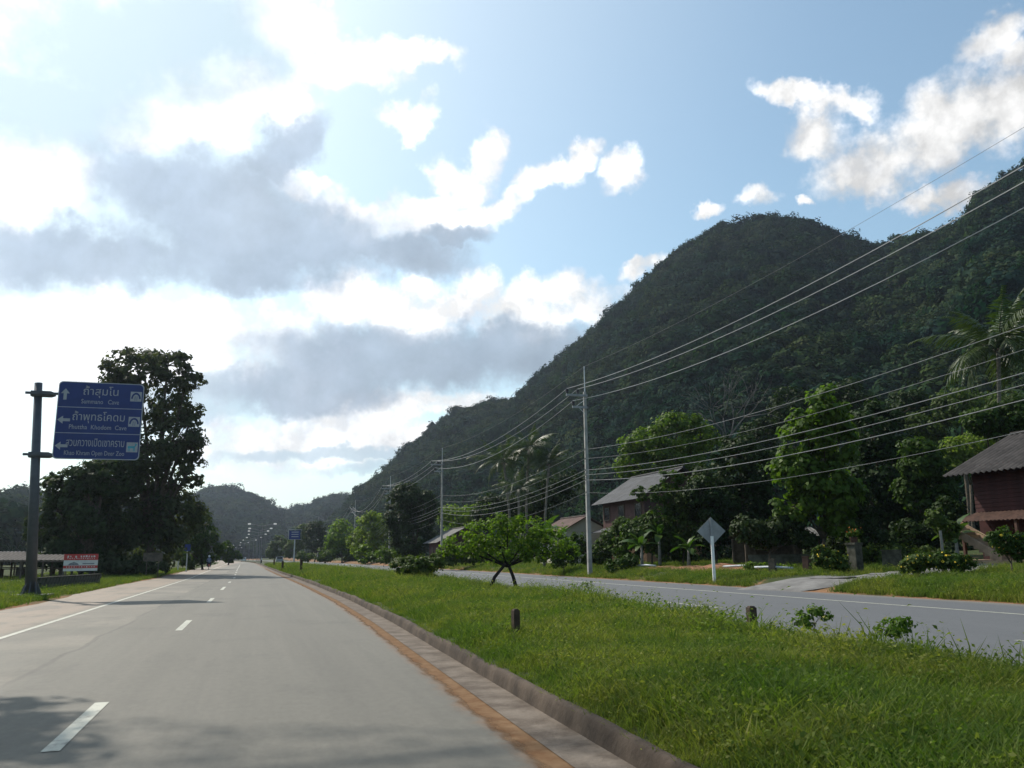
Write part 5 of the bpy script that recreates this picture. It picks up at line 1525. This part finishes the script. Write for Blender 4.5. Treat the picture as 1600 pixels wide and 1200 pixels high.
skin_body('trousers', [(0, -.28, .86, .17), (-.14, -.2, .84, .11), (-.22, .12, .80, .10), (-.20, .05, .40, .07), (.14, -.2, .84, .11), (.22, .12, .80, .10), (.20, .05, .40, .07)], [(0, 1), (1, 2), (2, 3), (0, 4), (4, 5), (5, 6)], M['trousers'], pr)
MB().tube([(0, -.10, 1.60), (0, -.09, 1.66), (0, -.08, 1.76), (0, -.08, 1.84), (0, -.08, 1.87)], [.10, .135, .145, .10, .02], 10).build('helmet', M['white'], pr, smooth=True)

# ------------------------------------------------------------------ tree beside the camera that shades the lower left of the road
rs_ = np.random.RandomState(77)
nb = Vector((-10.6, 17.8, hz(-10.6, 17.8)))
t = thing('tree', 'tall roadside tree outside the view whose leafy shade reaches the near lane', 'tree', nb, 0, GL)
bl = [(3.1, -.35, 11.6, 1.25, 1.0, .8), (2.4, 1.6, 12.4, .8, 1.5, .7), (0, 0, 13.0, 2.1, 1.9, 1.6), (-1.2, .6, 11.0, 1.7, 1.6, 1.4)]
P, N, cents = crown_points(bl, 5200, rs_, sub=.32)
link('crown', leaf_mesh('crown', P, N, .26, rs_), LM['mid'], t)
mb = MB(); mb.tube([(0, 0, -.1), (.05, 0, 5), (.1, .1, 9.0)], [.35, .26, .18], 9)
for b_ in bl: mb.tube([(.1, .1, 8.9), tuple(Vector((.1, .1, 8.9)).lerp(Vector(b_[:3]), .5)), b_[:3]], [.12, .09, .05], 6)
mb.build('trunk', M['bark'], t, smooth=True)

rs_ = np.random.RandomState(79)
tb = Vector((-15.5, 22.0, hz(-15.5, 22.0)))  # added unseen tree, its flat crown traced back from the wanted shade outline
t = thing('tree', 'unseen tall tree added left of the road, crown shaped to shade the near road', 'tree', tb, 0, GL)
n_ = 4800
gx = rs_.uniform(-4.5, 10.5, n_); yb = np.interp(gx, [-5, -3, 0, 2.5, 4.5, 6, 8, 11], [11.0, 10.6, 8.5, 7.2, 7.9, 8.7, 8.6, 8.4])
gy = yb - 9.5 * rs_.uniform(0, 1, n_) ** 1.1
hh_ = 24.5 + rs_.normal(size=n_) * .5
P = np.stack([gx - .46 * hh_, gy + .80 * hh_, hh_], -1) - np.array(tb)
link('crown', leaf_mesh('crown', P, rs_.normal(size=(n_, 3)) * .5 + np.array([-.3, .5, .9]), .14, rs_, .36), LM['mid'], t)
mb = MB(); mb.tube([(0, 0, -.1), (.1, .1, 9), (.2, .2, 20)], [.5, .4, .26], 10)
for i in range(9):
    e = Vector(P[rs_.randint(n_)]); m_ = Vector((.2, .2, 19.8)).lerp(e, .55) + Vector((0, 0, .4))
    mb.tube([(.2, .2, 19.8), m_, e], [.12, .06, .02], 6)
mb.build('trunk', M['bark'], t, smooth=True)

# ------------------------------------------------------------------ haze
def haze():
    m = bpy.data.materials.new('haze'); m.use_nodes = True
    T = NT(m.node_tree); T.n.clear()
    v = T.new('ShaderNodeVolumePrincipled')
    v.inputs['Color'].default_value = (0.70, 0.80, 1.0, 1); v.inputs['Density'].default_value = 0.00014
    v.inputs['Anisotropy'].default_value = 0.62
    T.l.new(v.outputs[0], T.new('ShaderNodeOutputMaterial').inputs['Volume'])
    b = MB(); b.box((0, 2300, 149), (9400, 6000, 310))
    o = b.build('haze', m); o['kind'] = 'stuff'


HAZE = True
if HAZE: haze()
